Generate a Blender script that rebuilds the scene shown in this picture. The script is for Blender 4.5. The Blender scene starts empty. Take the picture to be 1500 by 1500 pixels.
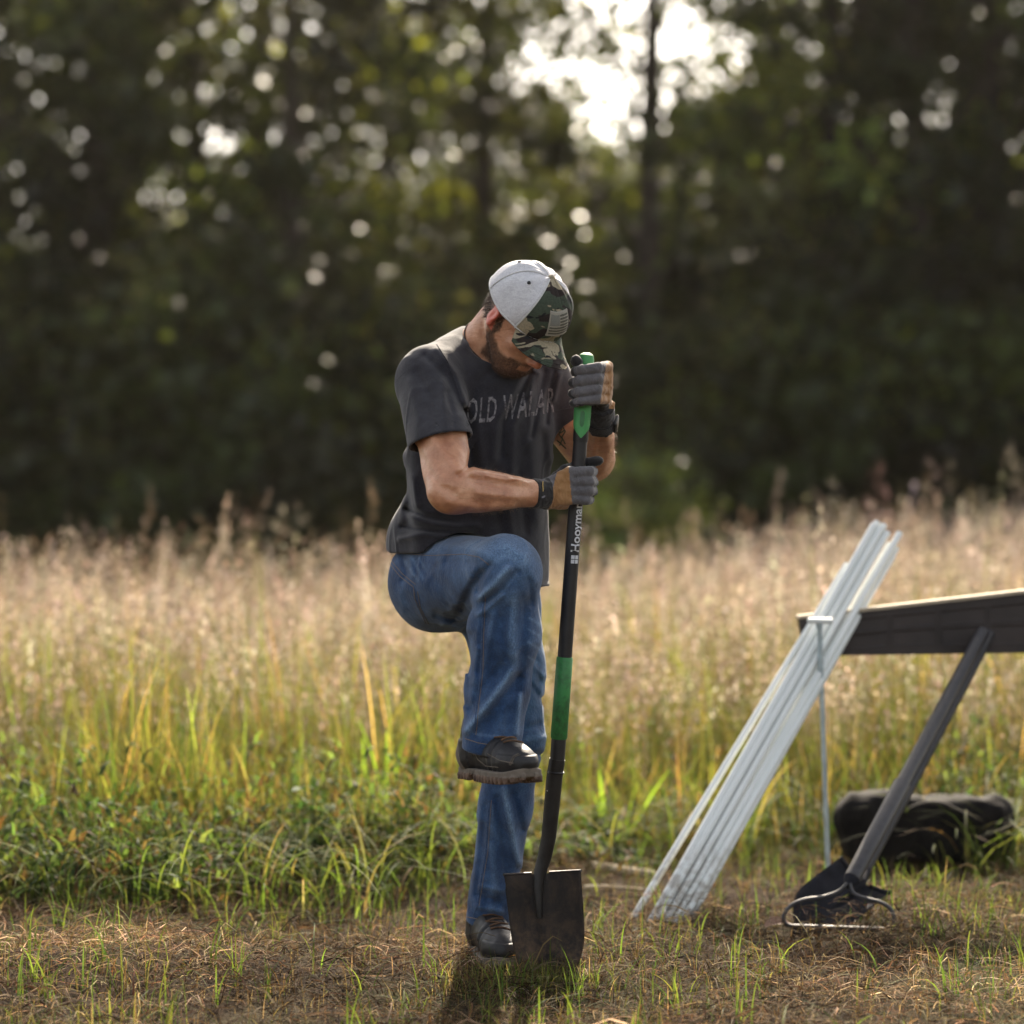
import bpy, math, random
import numpy as np
from mathutils import Vector, Matrix
from mathutils.bvhtree import BVHTree

random.seed(7)
R = math.radians
sc = bpy.context.scene

# ------------------------------------------------------------------ camera
CAM = Vector((0.0, -5.8, 1.08))
cd = bpy.data.cameras.new('camera'); cam = bpy.data.objects.new('camera', cd)
sc.collection.objects.link(cam); sc.camera = cam
cam.location = CAM; cam.rotation_euler = (R(90), 0, 0)
cd.lens = 85; cd.sensor_width = 36; cd.sensor_fit = 'AUTO'
cd.clip_start = 0.1; cd.clip_end = 1500
cd.dof.use_dof = True; cd.dof.focus_distance = 5.56; cd.dof.aperture_fstop = 1.8
FPX = 85 / 36 * 1500                       # focal length in photograph pixels


def at(px, py, y=0.0):
    """world point on the plane y, seen at a pixel of the 1500 px photograph"""
    s = (y - CAM.y) / FPX
    return Vector(((px - 750) * s, y, CAM.z - (py - 750) * s))


# ------------------------------------------------------------------ world, sun, exposure
SUN_EL, SUN_AZ = 36.0, 8.0               # sun behind the trees, azimuth from +Y towards +X
w = bpy.data.worlds.new('World'); sc.world = w; w.use_nodes = True
wn = w.node_tree; bg = wn.nodes['Background']
sky = wn.nodes.new('ShaderNodeTexSky'); sky.sky_type = 'NISHITA'; sky.sun_disc = False
sky.sun_elevation = R(SUN_EL); sky.sun_rotation = R(SUN_AZ)
sky.air_density = 1.0; sky.dust_density = 3.0; sky.ozone_density = 1.0
hs = wn.nodes.new('ShaderNodeHueSaturation'); hs.inputs['Saturation'].default_value = .45      # thin white cloud greys the blue
wn.links.new(sky.outputs[0], hs.inputs['Color'])
wt = wn.nodes.new('ShaderNodeMix'); wt.data_type = 'RGBA'; wt.blend_type = 'MULTIPLY'; wt.inputs[0].default_value = 1; wt.inputs[7].default_value = (1.0, .955, .89, 1)
wn.links.new(hs.outputs[0], wt.inputs[6]); wn.links.new(wt.outputs[2], bg.inputs[0]); bg.inputs[1].default_value = 0.10
sd = bpy.data.lights.new('sun', 'SUN'); sun = bpy.data.objects.new('sun', sd)
sc.collection.objects.link(sun); sd.energy = 4.6; sd.angle = R(0.6); sd.color = (1.0, 0.86, 0.68)
sdir = Vector((math.sin(R(SUN_AZ)) * math.cos(R(SUN_EL)), math.cos(R(SUN_AZ)) * math.cos(R(SUN_EL)), math.sin(R(SUN_EL))))
sun.rotation_euler = sdir.to_track_quat('Z', 'Y').to_euler(); sun.location = (0, 0, 30)
vs = sc.view_settings; vs.view_transform = 'Standard'; vs.look = 'None'; vs.gamma = 1.0
vs.use_curve_mapping = False; vs.exposure = 1.76
sc.cycles.use_denoising = True
sc.cycles.max_bounces = 7; sc.cycles.diffuse_bounces = 3; sc.cycles.transmission_bounces = 4
sc.cycles.transparent_max_bounces = 6; sc.cycles.caustics_reflective = False
sc.cycles.sample_clamp_indirect = 6.0; sc.cycles.sample_clamp_direct = 0.0


# ------------------------------------------------------------------ scene tree helpers
def tag(o, label=None, cat=None, group=None, kind=None):
    if label: o['label'] = label
    if cat: o['category'] = cat
    if group: o['group'] = group
    if kind: o['kind'] = kind
    return o


def empty(name, loc=(0, 0, 0)):
    o = bpy.data.objects.new(name, None); sc.collection.objects.link(o); o.location = loc
    o.empty_display_size = 0.1
    return o


def adopt(o, parent):
    """child with geometry already in world coordinates; every parent is unrotated"""
    o.parent = parent
    p = Vector((0, 0, 0)); q = parent
    while q is not None:
        p += Vector(q.location); q = q.parent
    o.location = -p
    return o


def mesh_obj(name, V, F, mats, parent=None, smooth=True, mi=None, cols=None):
    me = bpy.data.meshes.new(name)
    V = np.asarray(V, dtype=np.float32)
    if isinstance(F, np.ndarray):
        n, k = F.shape
        me.vertices.add(len(V)); me.vertices.foreach_set('co', V.ravel())
        me.loops.add(n * k); me.loops.foreach_set('vertex_index', F.astype(np.int32).ravel())
        me.polygons.add(n); me.polygons.foreach_set('loop_start', np.arange(0, n * k, k, dtype=np.int32))
        me.update(calc_edges=True)
    else:
        me.from_pydata([tuple(map(float, v)) for v in V], [], [tuple(int(i) for i in f) for f in F]); me.update()
    if not isinstance(mats, (list, tuple)): mats = [mats]
    for m in mats: me.materials.append(m)
    if mi is not None: me.polygons.foreach_set('material_index', np.asarray(mi, dtype=np.int32))
    me.polygons.foreach_set('use_smooth', np.full(len(me.polygons), smooth))
    if cols is not None:
        for nm, c in (cols.items() if isinstance(cols, dict) else [('col', cols)]):
            a = me.color_attributes.new(nm, 'FLOAT_COLOR', 'POINT')
            c = np.asarray(c, dtype=np.float32)
            if c.ndim == 1: c = np.repeat(c[:, None], 3, 1)
            a.data.foreach_set('color', np.concatenate([c, np.ones((len(c), 1), np.float32)], 1).ravel())
    me.update()
    o = bpy.data.objects.new(name, me); sc.collection.objects.link(o)
    if parent is not None: adopt(o, parent)
    return o


class MB:
    """collects simple solids into one mesh"""
    def __init__(s): s.v = []; s.f = []; s.m = []

    def add(s, v, f, m=0):
        b = len(s.v); s.v += [tuple(x) for x in v]; s.f += [tuple(b + i for i in q) for q in f]; s.m += [m] * len(f)

    def tube(s, pts, rad, n=12, m=0, cap=True, flat=1.0, up=None):
        pts = [Vector(p) for p in pts]; k = len(pts)
        rad = [rad] * k if not isinstance(rad, (list, tuple)) else rad
        v = []; t0 = (pts[1] - pts[0]).normalized()
        u = Vector(up) if up is not None else (Vector((0, 0, 1)) if abs(t0.z) < .9 else Vector((1, 0, 0)))
        for i, p in enumerate(pts):
            t = (pts[min(i + 1, k - 1)] - pts[max(i - 1, 0)]).normalized()
            a = t.cross(u)
            if a.length < 1e-5: a = t.cross(Vector((.3, .7, .2)))
            a.normalize(); b = a.cross(t).normalized(); u = b if up is None else u
            for j in range(n):
                th = 2 * math.pi * j / n
                v.append(p + a * math.cos(th) * rad[i] + b * math.sin(th) * rad[i] * flat)
        f = [(i * n + j, i * n + (j + 1) % n, (i + 1) * n + (j + 1) % n, (i + 1) * n + j) for i in range(k - 1) for j in range(n)]
        if cap: f += [tuple(range(n - 1, -1, -1)), tuple((k - 1) * n + j for j in range(n))]
        s.add(v, f, m)

    def box(s, c, h, ax=None, m=0, bev=0.0):
        c = Vector(c); ax = ax or (Vector((1, 0, 0)), Vector((0, 1, 0)), Vector((0, 0, 1)))
        if bev <= 0:
            v = [c + ax[0] * (x * h[0]) + ax[1] * (y * h[1]) + ax[2] * (z * h[2]) for z in (-1, 1) for y in (-1, 1) for x in (-1, 1)]
            s.add(v, [(0, 2, 3, 1), (4, 5, 7, 6), (0, 1, 5, 4), (2, 6, 7, 3), (0, 4, 6, 2), (1, 3, 7, 5)], m)
        else:
            ring = []
            for zz, inset in ((-h[2], bev), (-h[2] + bev, 0), (h[2] - bev, 0), (h[2], bev)):
                a, b = h[0] - inset, h[1] - inset
                q = bev * .7
                for x, y in ((-a, -b + q), (-a + q, -b), (a - q, -b), (a, -b + q), (a, b - q), (a - q, b), (-a + q, b), (-a, b - q)):
                    ring.append(c + ax[0] * x + ax[1] * y + ax[2] * zz)
            f = [(i * 8 + j, i * 8 + (j + 1) % 8, (i + 1) * 8 + (j + 1) % 8, (i + 1) * 8 + j) for i in range(3) for j in range(8)]
            f += [tuple(range(7, -1, -1)), tuple(range(24, 32))]
            s.add(ring, f, m)

    def build(s, name, mats, parent=None, smooth=True):
        o = mesh_obj(name, s.v, s.f, mats, parent, smooth, s.m)
        if smooth:
            try: o.data.set_sharp_from_angle(angle=R(38))
            except Exception: pass
        return o


# ------------------------------------------------------------------ materials
def mat(name):
    m = bpy.data.materials.new(name); m.use_nodes = True
    nt = m.node_tree; return m, nt, nt.nodes['Principled BSDF']


def N(nt, t, **kw):
    n = nt.nodes.new(t)
    for k, v in kw.items():
        if k.startswith('i_'):
            k2 = k[2:]; n.inputs[int(k2) if k2.isdigit() else k2.replace('_', ' ')].default_value = v
        else: setattr(n, k, v)
    return n


def ramp(nt, fac, stops, interp='LINEAR'):
    r = nt.nodes.new('ShaderNodeValToRGB'); r.color_ramp.interpolation = interp
    e = r.color_ramp.elements
    while len(e) < len(stops): e.new(0.5)
    for i, (p, c) in enumerate(stops):
        e[i].position = p; e[i].color = (c[0], c[1], c[2], 1) if not isinstance(c, (int, float)) else (c, c, c, 1)
    nt.links.new(fac, r.inputs[0]); return r.outputs[0]


def coords(nt, kind='Object', scale=None):
    t = nt.nodes.new('ShaderNodeTexCoord'); o = t.outputs[kind]
    if scale is not None:
        mp = nt.nodes.new('ShaderNodeMapping'); mp.inputs['Scale'].default_value = scale
        nt.links.new(o, mp.inputs[0]); o = mp.outputs[0]
    return o


def noise(nt, vec, s, detail=3, rough=.55, dist=0):
    n = N(nt, 'ShaderNodeTexNoise', i_Scale=s, i_Detail=detail, i_Roughness=rough, i_Distortion=dist)
    nt.links.new(vec, n.inputs['Vector']); return n.outputs['Fac']


def bump(nt, b, fac, strength=.3, dist=.002, chain=None):
    n = N(nt, 'ShaderNodeBump', i_Strength=strength, i_Distance=dist)
    nt.links.new(fac, n.inputs['Height'])
    if chain is not None: nt.links.new(chain, n.inputs['Normal'])
    nt.links.new(n.outputs[0], b.inputs['Normal']); return n.outputs[0]


def mixc(nt, fac, a, b, mode='MIX'):
    n = nt.nodes.new('ShaderNodeMix'); n.data_type = 'RGBA'; n.blend_type = mode
    for i, s in ((0, fac), (6, a), (7, b)):
        if hasattr(s, 'links'): nt.links.new(s, n.inputs[i])
        elif i == 0: n.inputs[0].default_value = s
        else: n.inputs[i].default_value = (*s, 1)
    return n.outputs[2]


def simple(name, col, rough=.5, metal=0.0, var=.15, sc_=30, bmp=.1, bdist=.001, spec=.5, col2=None):
    m, nt, b = mat(name); c = coords(nt)
    n1 = noise(nt, c, sc_, 5)
    c2 = col2 or tuple(x * (1 - var) for x in col)
    o = ramp(nt, n1, [(.3, c2), (.7, tuple(min(1, x * (1 + var)) for x in col))])
    nt.links.new(o, b.inputs['Base Color'])
    b.inputs['Roughness'].default_value = rough; b.inputs['Metallic'].default_value = metal
    b.inputs['Specular IOR Level'].default_value = spec
    if bmp: bump(nt, b, noise(nt, c, sc_ * 6, 4), bmp, bdist)
    return m


def leafy(name, attr='col', trans=.45, rough=.5, spec=.3, tint=(1.45, 1.4, .8)):
    """foliage: colour per blade or leaf from a vertex attribute, half of the light passes through"""
    m, nt, b = mat(name)
    a = N(nt, 'ShaderNodeAttribute', attribute_name=attr)
    nt.links.new(a.outputs['Color'], b.inputs['Base Color'])
    b.inputs['Roughness'].default_value = rough; b.inputs['Specular IOR Level'].default_value = spec
    tr = N(nt, 'ShaderNodeBsdfTranslucent')
    g = mixc(nt, 1.0, a.outputs['Color'], tint, 'MULTIPLY'); nt.links.new(g, tr.inputs[0])
    mx = N(nt, 'ShaderNodeMixShader'); mx.inputs[0].default_value = trans
    nt.links.new(b.outputs[0], mx.inputs[1]); nt.links.new(tr.outputs[0], mx.inputs[2])
    nt.links.new(mx.outputs[0], nt.nodes['Material Output'].inputs[0])
    return m


M = {}


def make_skin():
    m, nt, b = mat('skin'); c = coords(nt)
    n = noise(nt, c, 18, 4, .6); o = ramp(nt, n, [(.32, (.39, .165, .090)), (.5, (.54, .262, .150)), (.68, (.68, .375, .235))])
    a = N(nt, 'ShaderNodeAttribute', attribute_name='beard'); red = N(nt, 'ShaderNodeAttribute', attribute_name='red')
    o = mixc(nt, red.outputs['Fac'], o, (.62, .16, .11))
    fr = noise(nt, c, 260, 2, .5); fr = ramp(nt, fr, [(.58, 0.0), (.68, 1.0)])
    o2 = mixc(nt, .22, o, (.30, .13, .08)); o = mixc(nt, fr, o, o2)
    sb = noise(nt, c, 500, 2, .6); sb = ramp(nt, sb, [(.35, .55), (.65, 1.0)])
    mm = N(nt, 'ShaderNodeMath', operation='MULTIPLY'); nt.links.new(a.outputs['Fac'], mm.inputs[0]); nt.links.new(sb, mm.inputs[1])
    o = mixc(nt, mm.outputs[0], o, (.07, .035, .022))
    nt.links.new(o, b.inputs['Base Color']); b.inputs['Roughness'].default_value = .40
    b.inputs['Subsurface Weight'].default_value = .18; b.inputs['Subsurface Scale'].default_value = .012
    b.inputs['Subsurface Radius'].default_value = (1, .35, .2)
    h = bump(nt, b, noise(nt, c, 420, 4, .6), .35, .0008)
    bump(nt, b, noise(nt, coords(nt, scale=(1, 1, 3)), 38, 3, .5, .6), .5, .004, h)
    return m


def make_cloth(name, c1, c2, weave=900, heather=.5, fold=.35, rough=.9, attr=None, ac=None):
    m, nt, b = mat(name); c = coords(nt)
    n = noise(nt, c, 45, 5, .65); o = ramp(nt, n, [(.3, c1), (.7, c2)])
    if heather:
        n2 = noise(nt, coords(nt, scale=(1, 1, .35)), 700, 2, .7)
        o = mixc(nt, ramp(nt, n2, [(.45, 0.0), (.7, heather)]), o, tuple(min(1, x * 2.2 + .01) for x in c2))
    if attr:
        a = N(nt, 'ShaderNodeAttribute', attribute_name=attr); o = mixc(nt, a.outputs['Fac'], o, ac)
    nt.links.new(o, b.inputs['Base Color']); b.inputs['Roughness'].default_value = rough
    b.inputs['Specular IOR Level'].default_value = .2
    b.inputs['Sheen Weight'].default_value = .25; b.inputs['Sheen Roughness'].default_value = .5
    h = bump(nt, b, noise(nt, c, weave, 3, .7), .5, .0006)
    bump(nt, b, noise(nt, c, 26, 4, .6, 1.2), fold, .006, h)
    return m


def make_denim():
    m, nt, b = mat('denim'); c = coords(nt)
    n = noise(nt, c, 16, 5, .65)
    o = ramp(nt, n, [(.28, (.013, .033, .085)), (.5, (.030, .070, .165)), (.74, (.070, .140, .280))])
    a = N(nt, 'ShaderNodeAttribute', attribute_name='fade')
    tw = noise(nt, coords(nt, scale=(1, 1, .22)), 420, 3, .7); tw = ramp(nt, tw, [(.35, .35), (.7, 1.3)])
    mm = N(nt, 'ShaderNodeMath', operation='MULTIPLY'); nt.links.new(a.outputs['Fac'], mm.inputs[0]); nt.links.new(tw, mm.inputs[1])
    mm.use_clamp = True
    o = mixc(nt, mm.outputs[0], o, (.26, .40, .60))
    dk = ramp(nt, noise(nt, c, 300, 3, .7), [(.42, .72), (.6, 1.0)])
    o = mixc(nt, 1.0, o, dk, 'MULTIPLY')
    nt.links.new(o, b.inputs['Base Color']); b.inputs['Roughness'].default_value = .88; b.inputs['Specular IOR Level'].default_value = .2
    b.inputs['Sheen Weight'].default_value = .2
    wv = N(nt, 'ShaderNodeTexWave', bands_direction='DIAGONAL', i_Scale=260, i_Distortion=1.5, i_Detail=2)
    nt.links.new(c, wv.inputs[0])
    h = bump(nt, b, wv.outputs['Fac'], .25, .0006)
    h = bump(nt, b, noise(nt, c, 60, 4, .7, 1.0), .35, .004, h)
    bump(nt, b, noise(nt, coords(nt, scale=(1.5, 1.5, .5)), 42, 4, .6, 2.2), .40, .006, h)
    return m


def make_camo():
    m, nt, b = mat('camouflage_cotton'); c = coords(nt)
    def blotch(s, off, t):
        mp = N(nt, 'ShaderNodeMapping'); mp.inputs['Location'].default_value = off; mp.inputs['Scale'].default_value = (1, 1, 1.9)
        nt.links.new(c, mp.inputs[0]); return ramp(nt, noise(nt, mp.outputs[0], s, 1.2, .4, .9), [(t, 0.0), (t + .012, 1.0)])
    o = mixc(nt, blotch(15, (3, 1, 7), .52), (.058, .074, .052), (.030, .022, .020))
    o = mixc(nt, blotch(19, (9, 4, 2), .60), o, (.34, .29, .20))
    o = mixc(nt, blotch(26, (1, 8, 5), .66), o, (.018, .018, .020))
    w2 = ramp(nt, noise(nt, c, 240, 4, .7), [(.35, .72), (.65, 1.12)]); o = mixc(nt, 1.0, o, w2, 'MULTIPLY')
    nt.links.new(o, b.inputs['Base Color']); b.inputs['Roughness'].default_value = .9; b.inputs['Specular IOR Level'].default_value = .2
    h = bump(nt, b, noise(nt, c, 900, 3), .4, .0006); bump(nt, b, noise(nt, c, 60, 3), .35, .003, h)
    return m


def make_meshfabric():
    m, nt, b = mat('white_mesh_fabric'); c = coords(nt)
    v = N(nt, 'ShaderNodeTexVoronoi', i_Scale=520); nt.links.new(c, v.inputs['Vector'])
    o = ramp(nt, v.outputs['Distance'], [(.12, (.30, .30, .32)), (.40, (.84, .83, .85))])
    o = mixc(nt, ramp(nt, noise(nt, coords(nt, scale=(1, 1, 3)), 40, 5, .7, 1.5), [(.4, 0.0), (.7, .6)]), o, (.50, .48, .53))
    nt.links.new(o, b.inputs['Base Color']); b.inputs['Roughness'].default_value = .75
    tr = N(nt, 'ShaderNodeBsdfTranslucent'); nt.links.new(o, tr.inputs[0])
    mx = N(nt, 'ShaderNodeMixShader'); mx.inputs[0].default_value = .22
    nt.links.new(b.outputs[0], mx.inputs[1]); nt.links.new(tr.outputs[0], mx.inputs[2])
    nt.links.new(mx.outputs[0], nt.nodes['Material Output'].inputs[0])
    bump(nt, b, v.outputs['Distance'], .4, .0006)
    return m


def make_print():
    m, nt, b = mat('distressed_shirt_print'); c = coords(nt)
    n = noise(nt, c, 90, 5, .75)
    o = ramp(nt, n, [(.40, (.05, .045, .053)), (.56, (.25, .235, .245))])
    nt.links.new(o, b.inputs['Base Color']); b.inputs['Roughness'].default_value = .9
    return m


def make_blade():
    m, nt, b = mat('muddy_black_steel'); c = coords(nt)
    n = noise(nt, coords(nt, scale=(1, 1, .75)), 17, 7, .72, .5)
    o = ramp(nt, n, [(.46, (.014, .012, .013)), (.64, (.055, .036, .026)), (.82, (.15, .10, .07))])
    sp = N(nt, 'ShaderNodeSeparateXYZ'); nt.links.new(c, sp.inputs[0]); mr = N(nt, 'ShaderNodeMapRange'); mr.inputs[1].default_value = .16; mr.inputs[2].default_value = -.02; nt.links.new(sp.outputs[2], mr.inputs[0])
    mu = N(nt, 'ShaderNodeMath', operation='MULTIPLY'); nt.links.new(mr.outputs[0], mu.inputs[0]); nt.links.new(ramp(nt, noise(nt, c, 38, 6, .7), [(.42, 0.0), (.6, 1.0)]), mu.inputs[1])
    o = mixc(nt, mu.outputs[0], o, (.14, .085, .052))
    s = ramp(nt, noise(nt, coords(nt, scale=(1.6, 1.6, .12)), 160, 3, .7), [(.70, 0.0), (.80, .25)])
    o = mixc(nt, s, o, (.22, .20, .19))
    nt.links.new(o, b.inputs['Base Color']); b.inputs['Roughness'].default_value = .52
    b.inputs['Metallic'].default_value = .25
    bump(nt, b, noise(nt, c, 120, 5, .7), .5, .002)
    return m


def make_greengrip(name='green_grip_rubber', dirt=.6):
    m, nt, b = mat(name); c = coords(nt)
    n = noise(nt, c, 26, 6, .75, .4)
    o = ramp(nt, n, [(.40, (.035, .23, .055)), (.58, (.025, .13, .035)), (.70, (.035, .045, .022))]) if dirt > .5 else \
        ramp(nt, n, [(.35, (.07, .33, .10)), (.70, (.055, .24, .075))])
    nt.links.new(o, b.inputs['Base Color']); b.inputs['Roughness'].default_value = .5
    bump(nt, b, noise(nt, c, 90, 4), .2, .001)
    return m


def make_pole():
    m, nt, b = mat('white_fibreglass'); c = coords(nt)
    o = ramp(nt, noise(nt, c, 5, 4), [(.3, (.74, .78, .76)), (.7, (.82, .84, .82))])
    d = ramp(nt, noise(nt, coords(nt, scale=(1, 1, .3)), 60, 5, .75), [(.60, 0.0), (.76, .4)]); o = mixc(nt, d, o, (.45, .43, .36))
    sp = N(nt, 'ShaderNodeSeparateXYZ'); nt.links.new(c, sp.inputs[0])
    mr = N(nt, 'ShaderNodeMapRange'); mr.inputs[1].default_value = .22; mr.inputs[2].default_value = .0; nt.links.new(sp.outputs[2], mr.inputs[0])
    mu = N(nt, 'ShaderNodeMath', operation='MULTIPLY'); nt.links.new(mr.outputs[0], mu.inputs[0]); nt.links.new(ramp(nt, noise(nt, c, 45, 5), [(.4, .1), (.6, 1.0)]), mu.inputs[1])
    o = mixc(nt, mu.outputs[0], o, (.20, .15, .10))
    nt.links.new(o, b.inputs['Base Color']); b.inputs['Roughness'].default_value = .45; bump(nt, b, noise(nt, c, 140, 4), .12, .001)
    return m


def make_soil():
    m, nt, b = mat('thatchy_soil'); c = coords(nt)
    n = noise(nt, c, 5, 8, .75)
    o = ramp(nt, n, [(.3, (.018, .011, .008)), (.5, (.045, .028, .018)), (.7, (.085, .056, .034))])
    g = ramp(nt, noise(nt, c, 1.3, 5, .6), [(.45, 0.0), (.65, .7)])
    o = mixc(nt, g, o, (.055, .065, .022))
    nt.links.new(o, b.inputs['Base Color']); b.inputs['Roughness'].default_value = 1.0; b.inputs['Specular IOR Level'].default_value = .1
    bump(nt, b, noise(nt, c, 40, 8, .8), .9, .02)
    return m


def make_materials():
    M['skin'] = make_skin()
    M['shirt'] = make_cloth('charcoal_jersey', (.0165, .0160, .0205), (.030, .029, .037), 900, .35, .25)
    M['collar'] = make_cloth('collar_rib', (.020, .019, .024), (.036, .034, .043), 1200, .1, .1)
    M['denim'] = make_denim()
    M['stitch'] = simple('tan_stitching', (.20, .155, .12), .8, 0, .2, 60, 0)
    M['seam'] = simple('denim_seam', (.055, .095, .19), .9, 0, .5, 300, .4)
    M['camo'] = make_camo(); M['mesh'] = make_meshfabric()
    M['piping'] = simple('white_piping', (.62, .61, .60), .8, 0, .1, 200, .2)
    M['eyelet'] = simple('black_eyelet', (.02, .02, .02), .7)
    M['patch'] = simple('patch_khaki', (.33, .31, .26), .9, 0, .2, 600, .3)
    M['patchdark'] = simple('patch_olive_thread', (.10, .095, .075), .9, 0, .25, 600, .3)
    M['hair'] = simple('brown_hair', (.055, .030, .018), .45, 0, .5, 80, 0)
    M['armhair'] = simple('fair_body_hair', (.32, .20, .11), .5, 0, .3, 80, 0)
    M['beard'] = simple('dark_beard_hair', (.085, .046, .027), .45, 0, .5, 80, 0)
    M['glove_grey'] = make_cloth('grey_glove_fabric', (.085, .080, .086), (.135, .128, .136), 800, .2, .3)
    M['glove_tan'] = make_cloth('tan_glove_leather', (.27, .135, .050), (.38, .205, .090), 500, 0, .5, .7)
    M['glove_black'] = make_cloth('black_glove_neoprene', (.014, .013, .014), (.028, .026, .027), 700, 0, .3, .7)
    M['glove_tab'] = simple('grey_wrist_tab', (.13, .12, .13), .7, 0, .15, 80, .2)
    M['yellow'] = simple('yellow_print', (.55, .38, .12), .7)
    M['boot'] = simple('black_boot_leather', (.010, .0092, .011), .55, 0, .4, 40, .35, .001)
    M['boot_grey'] = simple('grey_boot_suede', (.14, .115, .092), .85, 0, .3, 60, .4)
    M['sole'] = simple('muddy_rubber_sole', (.12, .075, .050), .8, 0, .45, 45, .6, .002, col2=(.055, .033, .024))
    M['lace'] = simple('brown_laces', (.10, .052, .026), .8, 0, .5, 150, .3)
    M['shaft'] = simple('black_fibreglass', (.018, .017, .019), .42, 0, .35, 20, .15)
    M['steel_black'] = simple('black_socket_steel', (.022, .021, .022), .38, .4, .4, 30, .3)
    M['white_print'] = simple('white_print', (.62, .63, .66), .6, 0, .15, 300, 0)
    M['rivet'] = simple('bare_steel_rivet', (.6, .58, .55), .35, .9)
    M['green_dirty'] = make_greengrip(); M['green'] = make_greengrip('green_grip_bright', .2)
    M['blade'] = make_blade()
    M['pole'] = make_pole()
    M['galv'] = simple('galvanised_rod', (.42, .50, .53), .45, .25, .2, 40, .1)
    M['tboard'] = simple('dark_brown_plastic', (.026, .019, .018), .62, 0, .35, 12, .3, .002)
    M['ply'] = simple('pale_sunlit_tint_top', (.40, .33, .24), .75, 0, .25, 15, .3)  # plywood edge, with the sunlight on it put into the pale colour
    M['toolgrey'] = simple('grey_powder_coat', (.036, .034, .037), .5, .1, .25, 60, .25)
    M['toolblade'] = simple('dark_tool_steel', (.022, .022, .027), .85, 0, .3, 25, .15, spec=.08)
    M['bag'] = simple('black_bag_nylon', (.008, .007, .007), .9, 0, .4, 30, .4, .003, spec=.15)
    M['soil'] = make_soil()
    M['grass'] = leafy('grass_blade', trans=.55, rough=.65, spec=.14)
    M['straw'] = leafy('dry_straw', trans=.44, rough=.9, spec=.12, tint=(1.08, 1.0, .93))
    M['leaf'] = leafy('tree_leaf', trans=.5, rough=.4, spec=.5, tint=(1.8, 1.6, .6))
    M['bark'] = simple('dark_bark', (.045, .034, .026), .95, 0, .4, 4, .8, .03)
    M['stick'] = simple('bleached_dry_stalk', (.55, .46, .32), .8, 0, .3, 60, .3)
    M['tattoo'] = simple('green_tattoo_ink', (.07, .085, .050), .6)
    M['cord'] = simple('brown_neck_cord', (.05, .025, .018), .7)


make_materials()


# ------------------------------------------------------------------ signed distance modelling
def hash3(ix, iy, iz, seed):
    h = (ix.astype(np.uint32) * np.uint32(374761393) + iy.astype(np.uint32) * np.uint32(668265263)
         + iz.astype(np.uint32) * np.uint32(2147483647) + np.uint32(seed * 97531 + 1))
    h = (h ^ (h >> np.uint32(13))) * np.uint32(1274126177); h ^= h >> np.uint32(16)
    return (h & np.uint32(0xffffff)).astype(np.float32) / 8388607.5 - 1


def vnoise(p, s, seed=0):
    q = p * np.asarray(s, np.float32) + 500.0
    i = np.floor(q); f = (q - i).astype(np.float32); i = i.astype(np.int64); f = f * f * (3 - 2 * f)
    r = 0
    for dx in (0, 1):
        wx = f[:, 0] if dx else 1 - f[:, 0]
        for dy in (0, 1):
            wy = f[:, 1] if dy else 1 - f[:, 1]
            for dz in (0, 1):
                wz = f[:, 2] if dz else 1 - f[:, 2]
                r = r + hash3(i[:, 0] + dx, i[:, 1] + dy, i[:, 2] + dz, seed) * wx * wy * wz
    return r


def A(v): return np.asarray(tuple(v), np.float32)


def cone(p, a, b, r1, r2):
    a, b = A(a), A(b); ba = b - a; pa = p - a
    t = np.clip(pa @ ba / max(float(ba @ ba), 1e-9), 0, 1)
    return np.linalg.norm(pa - t[:, None] * ba, axis=1) - (r1 + (r2 - r1) * t)


def ell(p, c, axes, rad):
    q = p - A(c); q = np.stack([q @ A(x) for x in axes], 1); rad = np.asarray(rad, np.float32)
    k0 = np.linalg.norm(q / rad, axis=1); k1 = np.linalg.norm(q / (rad * rad), axis=1) + 1e-6
    return k0 * (k0 - 1) / k1


def smin(a, b, k):
    h = np.clip(.5 + .5 * (b - a) / k, 0, 1); return b * (1 - h) + a * h - k * h * (1 - h)


def smax(a, b, k): return -smin(-a, -b, k)


def chain(p, pts, rads, k=.01):
    d = None
    for i in range(len(pts) - 1):
        e = cone(p, pts[i], pts[i + 1], rads[i], rads[i + 1]); d = e if d is None else smin(d, e, k)
    return d


def proj(p):
    s = FPX / (p[:, 1] - CAM.y)
    return np.stack([750 + p[:, 0] * s, 750 - (p[:, 2] - CAM.z) * s], 1)


def folds2d(q, lst):
    """height field of drawn folds: (polyline, width, amplitude), positive = ridge"""
    h = np.zeros(len(q), np.float32)
    for pl, wd, am in lst:
        best = np.full(len(q), 1e9, np.float32)
        for (x0, y0), (x1, y1) in zip(pl[:-1], pl[1:]):
            ba = np.array([x1 - x0, y1 - y0], np.float32); pa = q - np.array([x0, y0], np.float32)
            t = np.clip(pa @ ba / float(ba @ ba), 0, 1); best = np.minimum(best, ((pa - t[:, None] * ba) ** 2).sum(1))
        h += am * np.exp(-best / (wd * wd))
    return h


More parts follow.
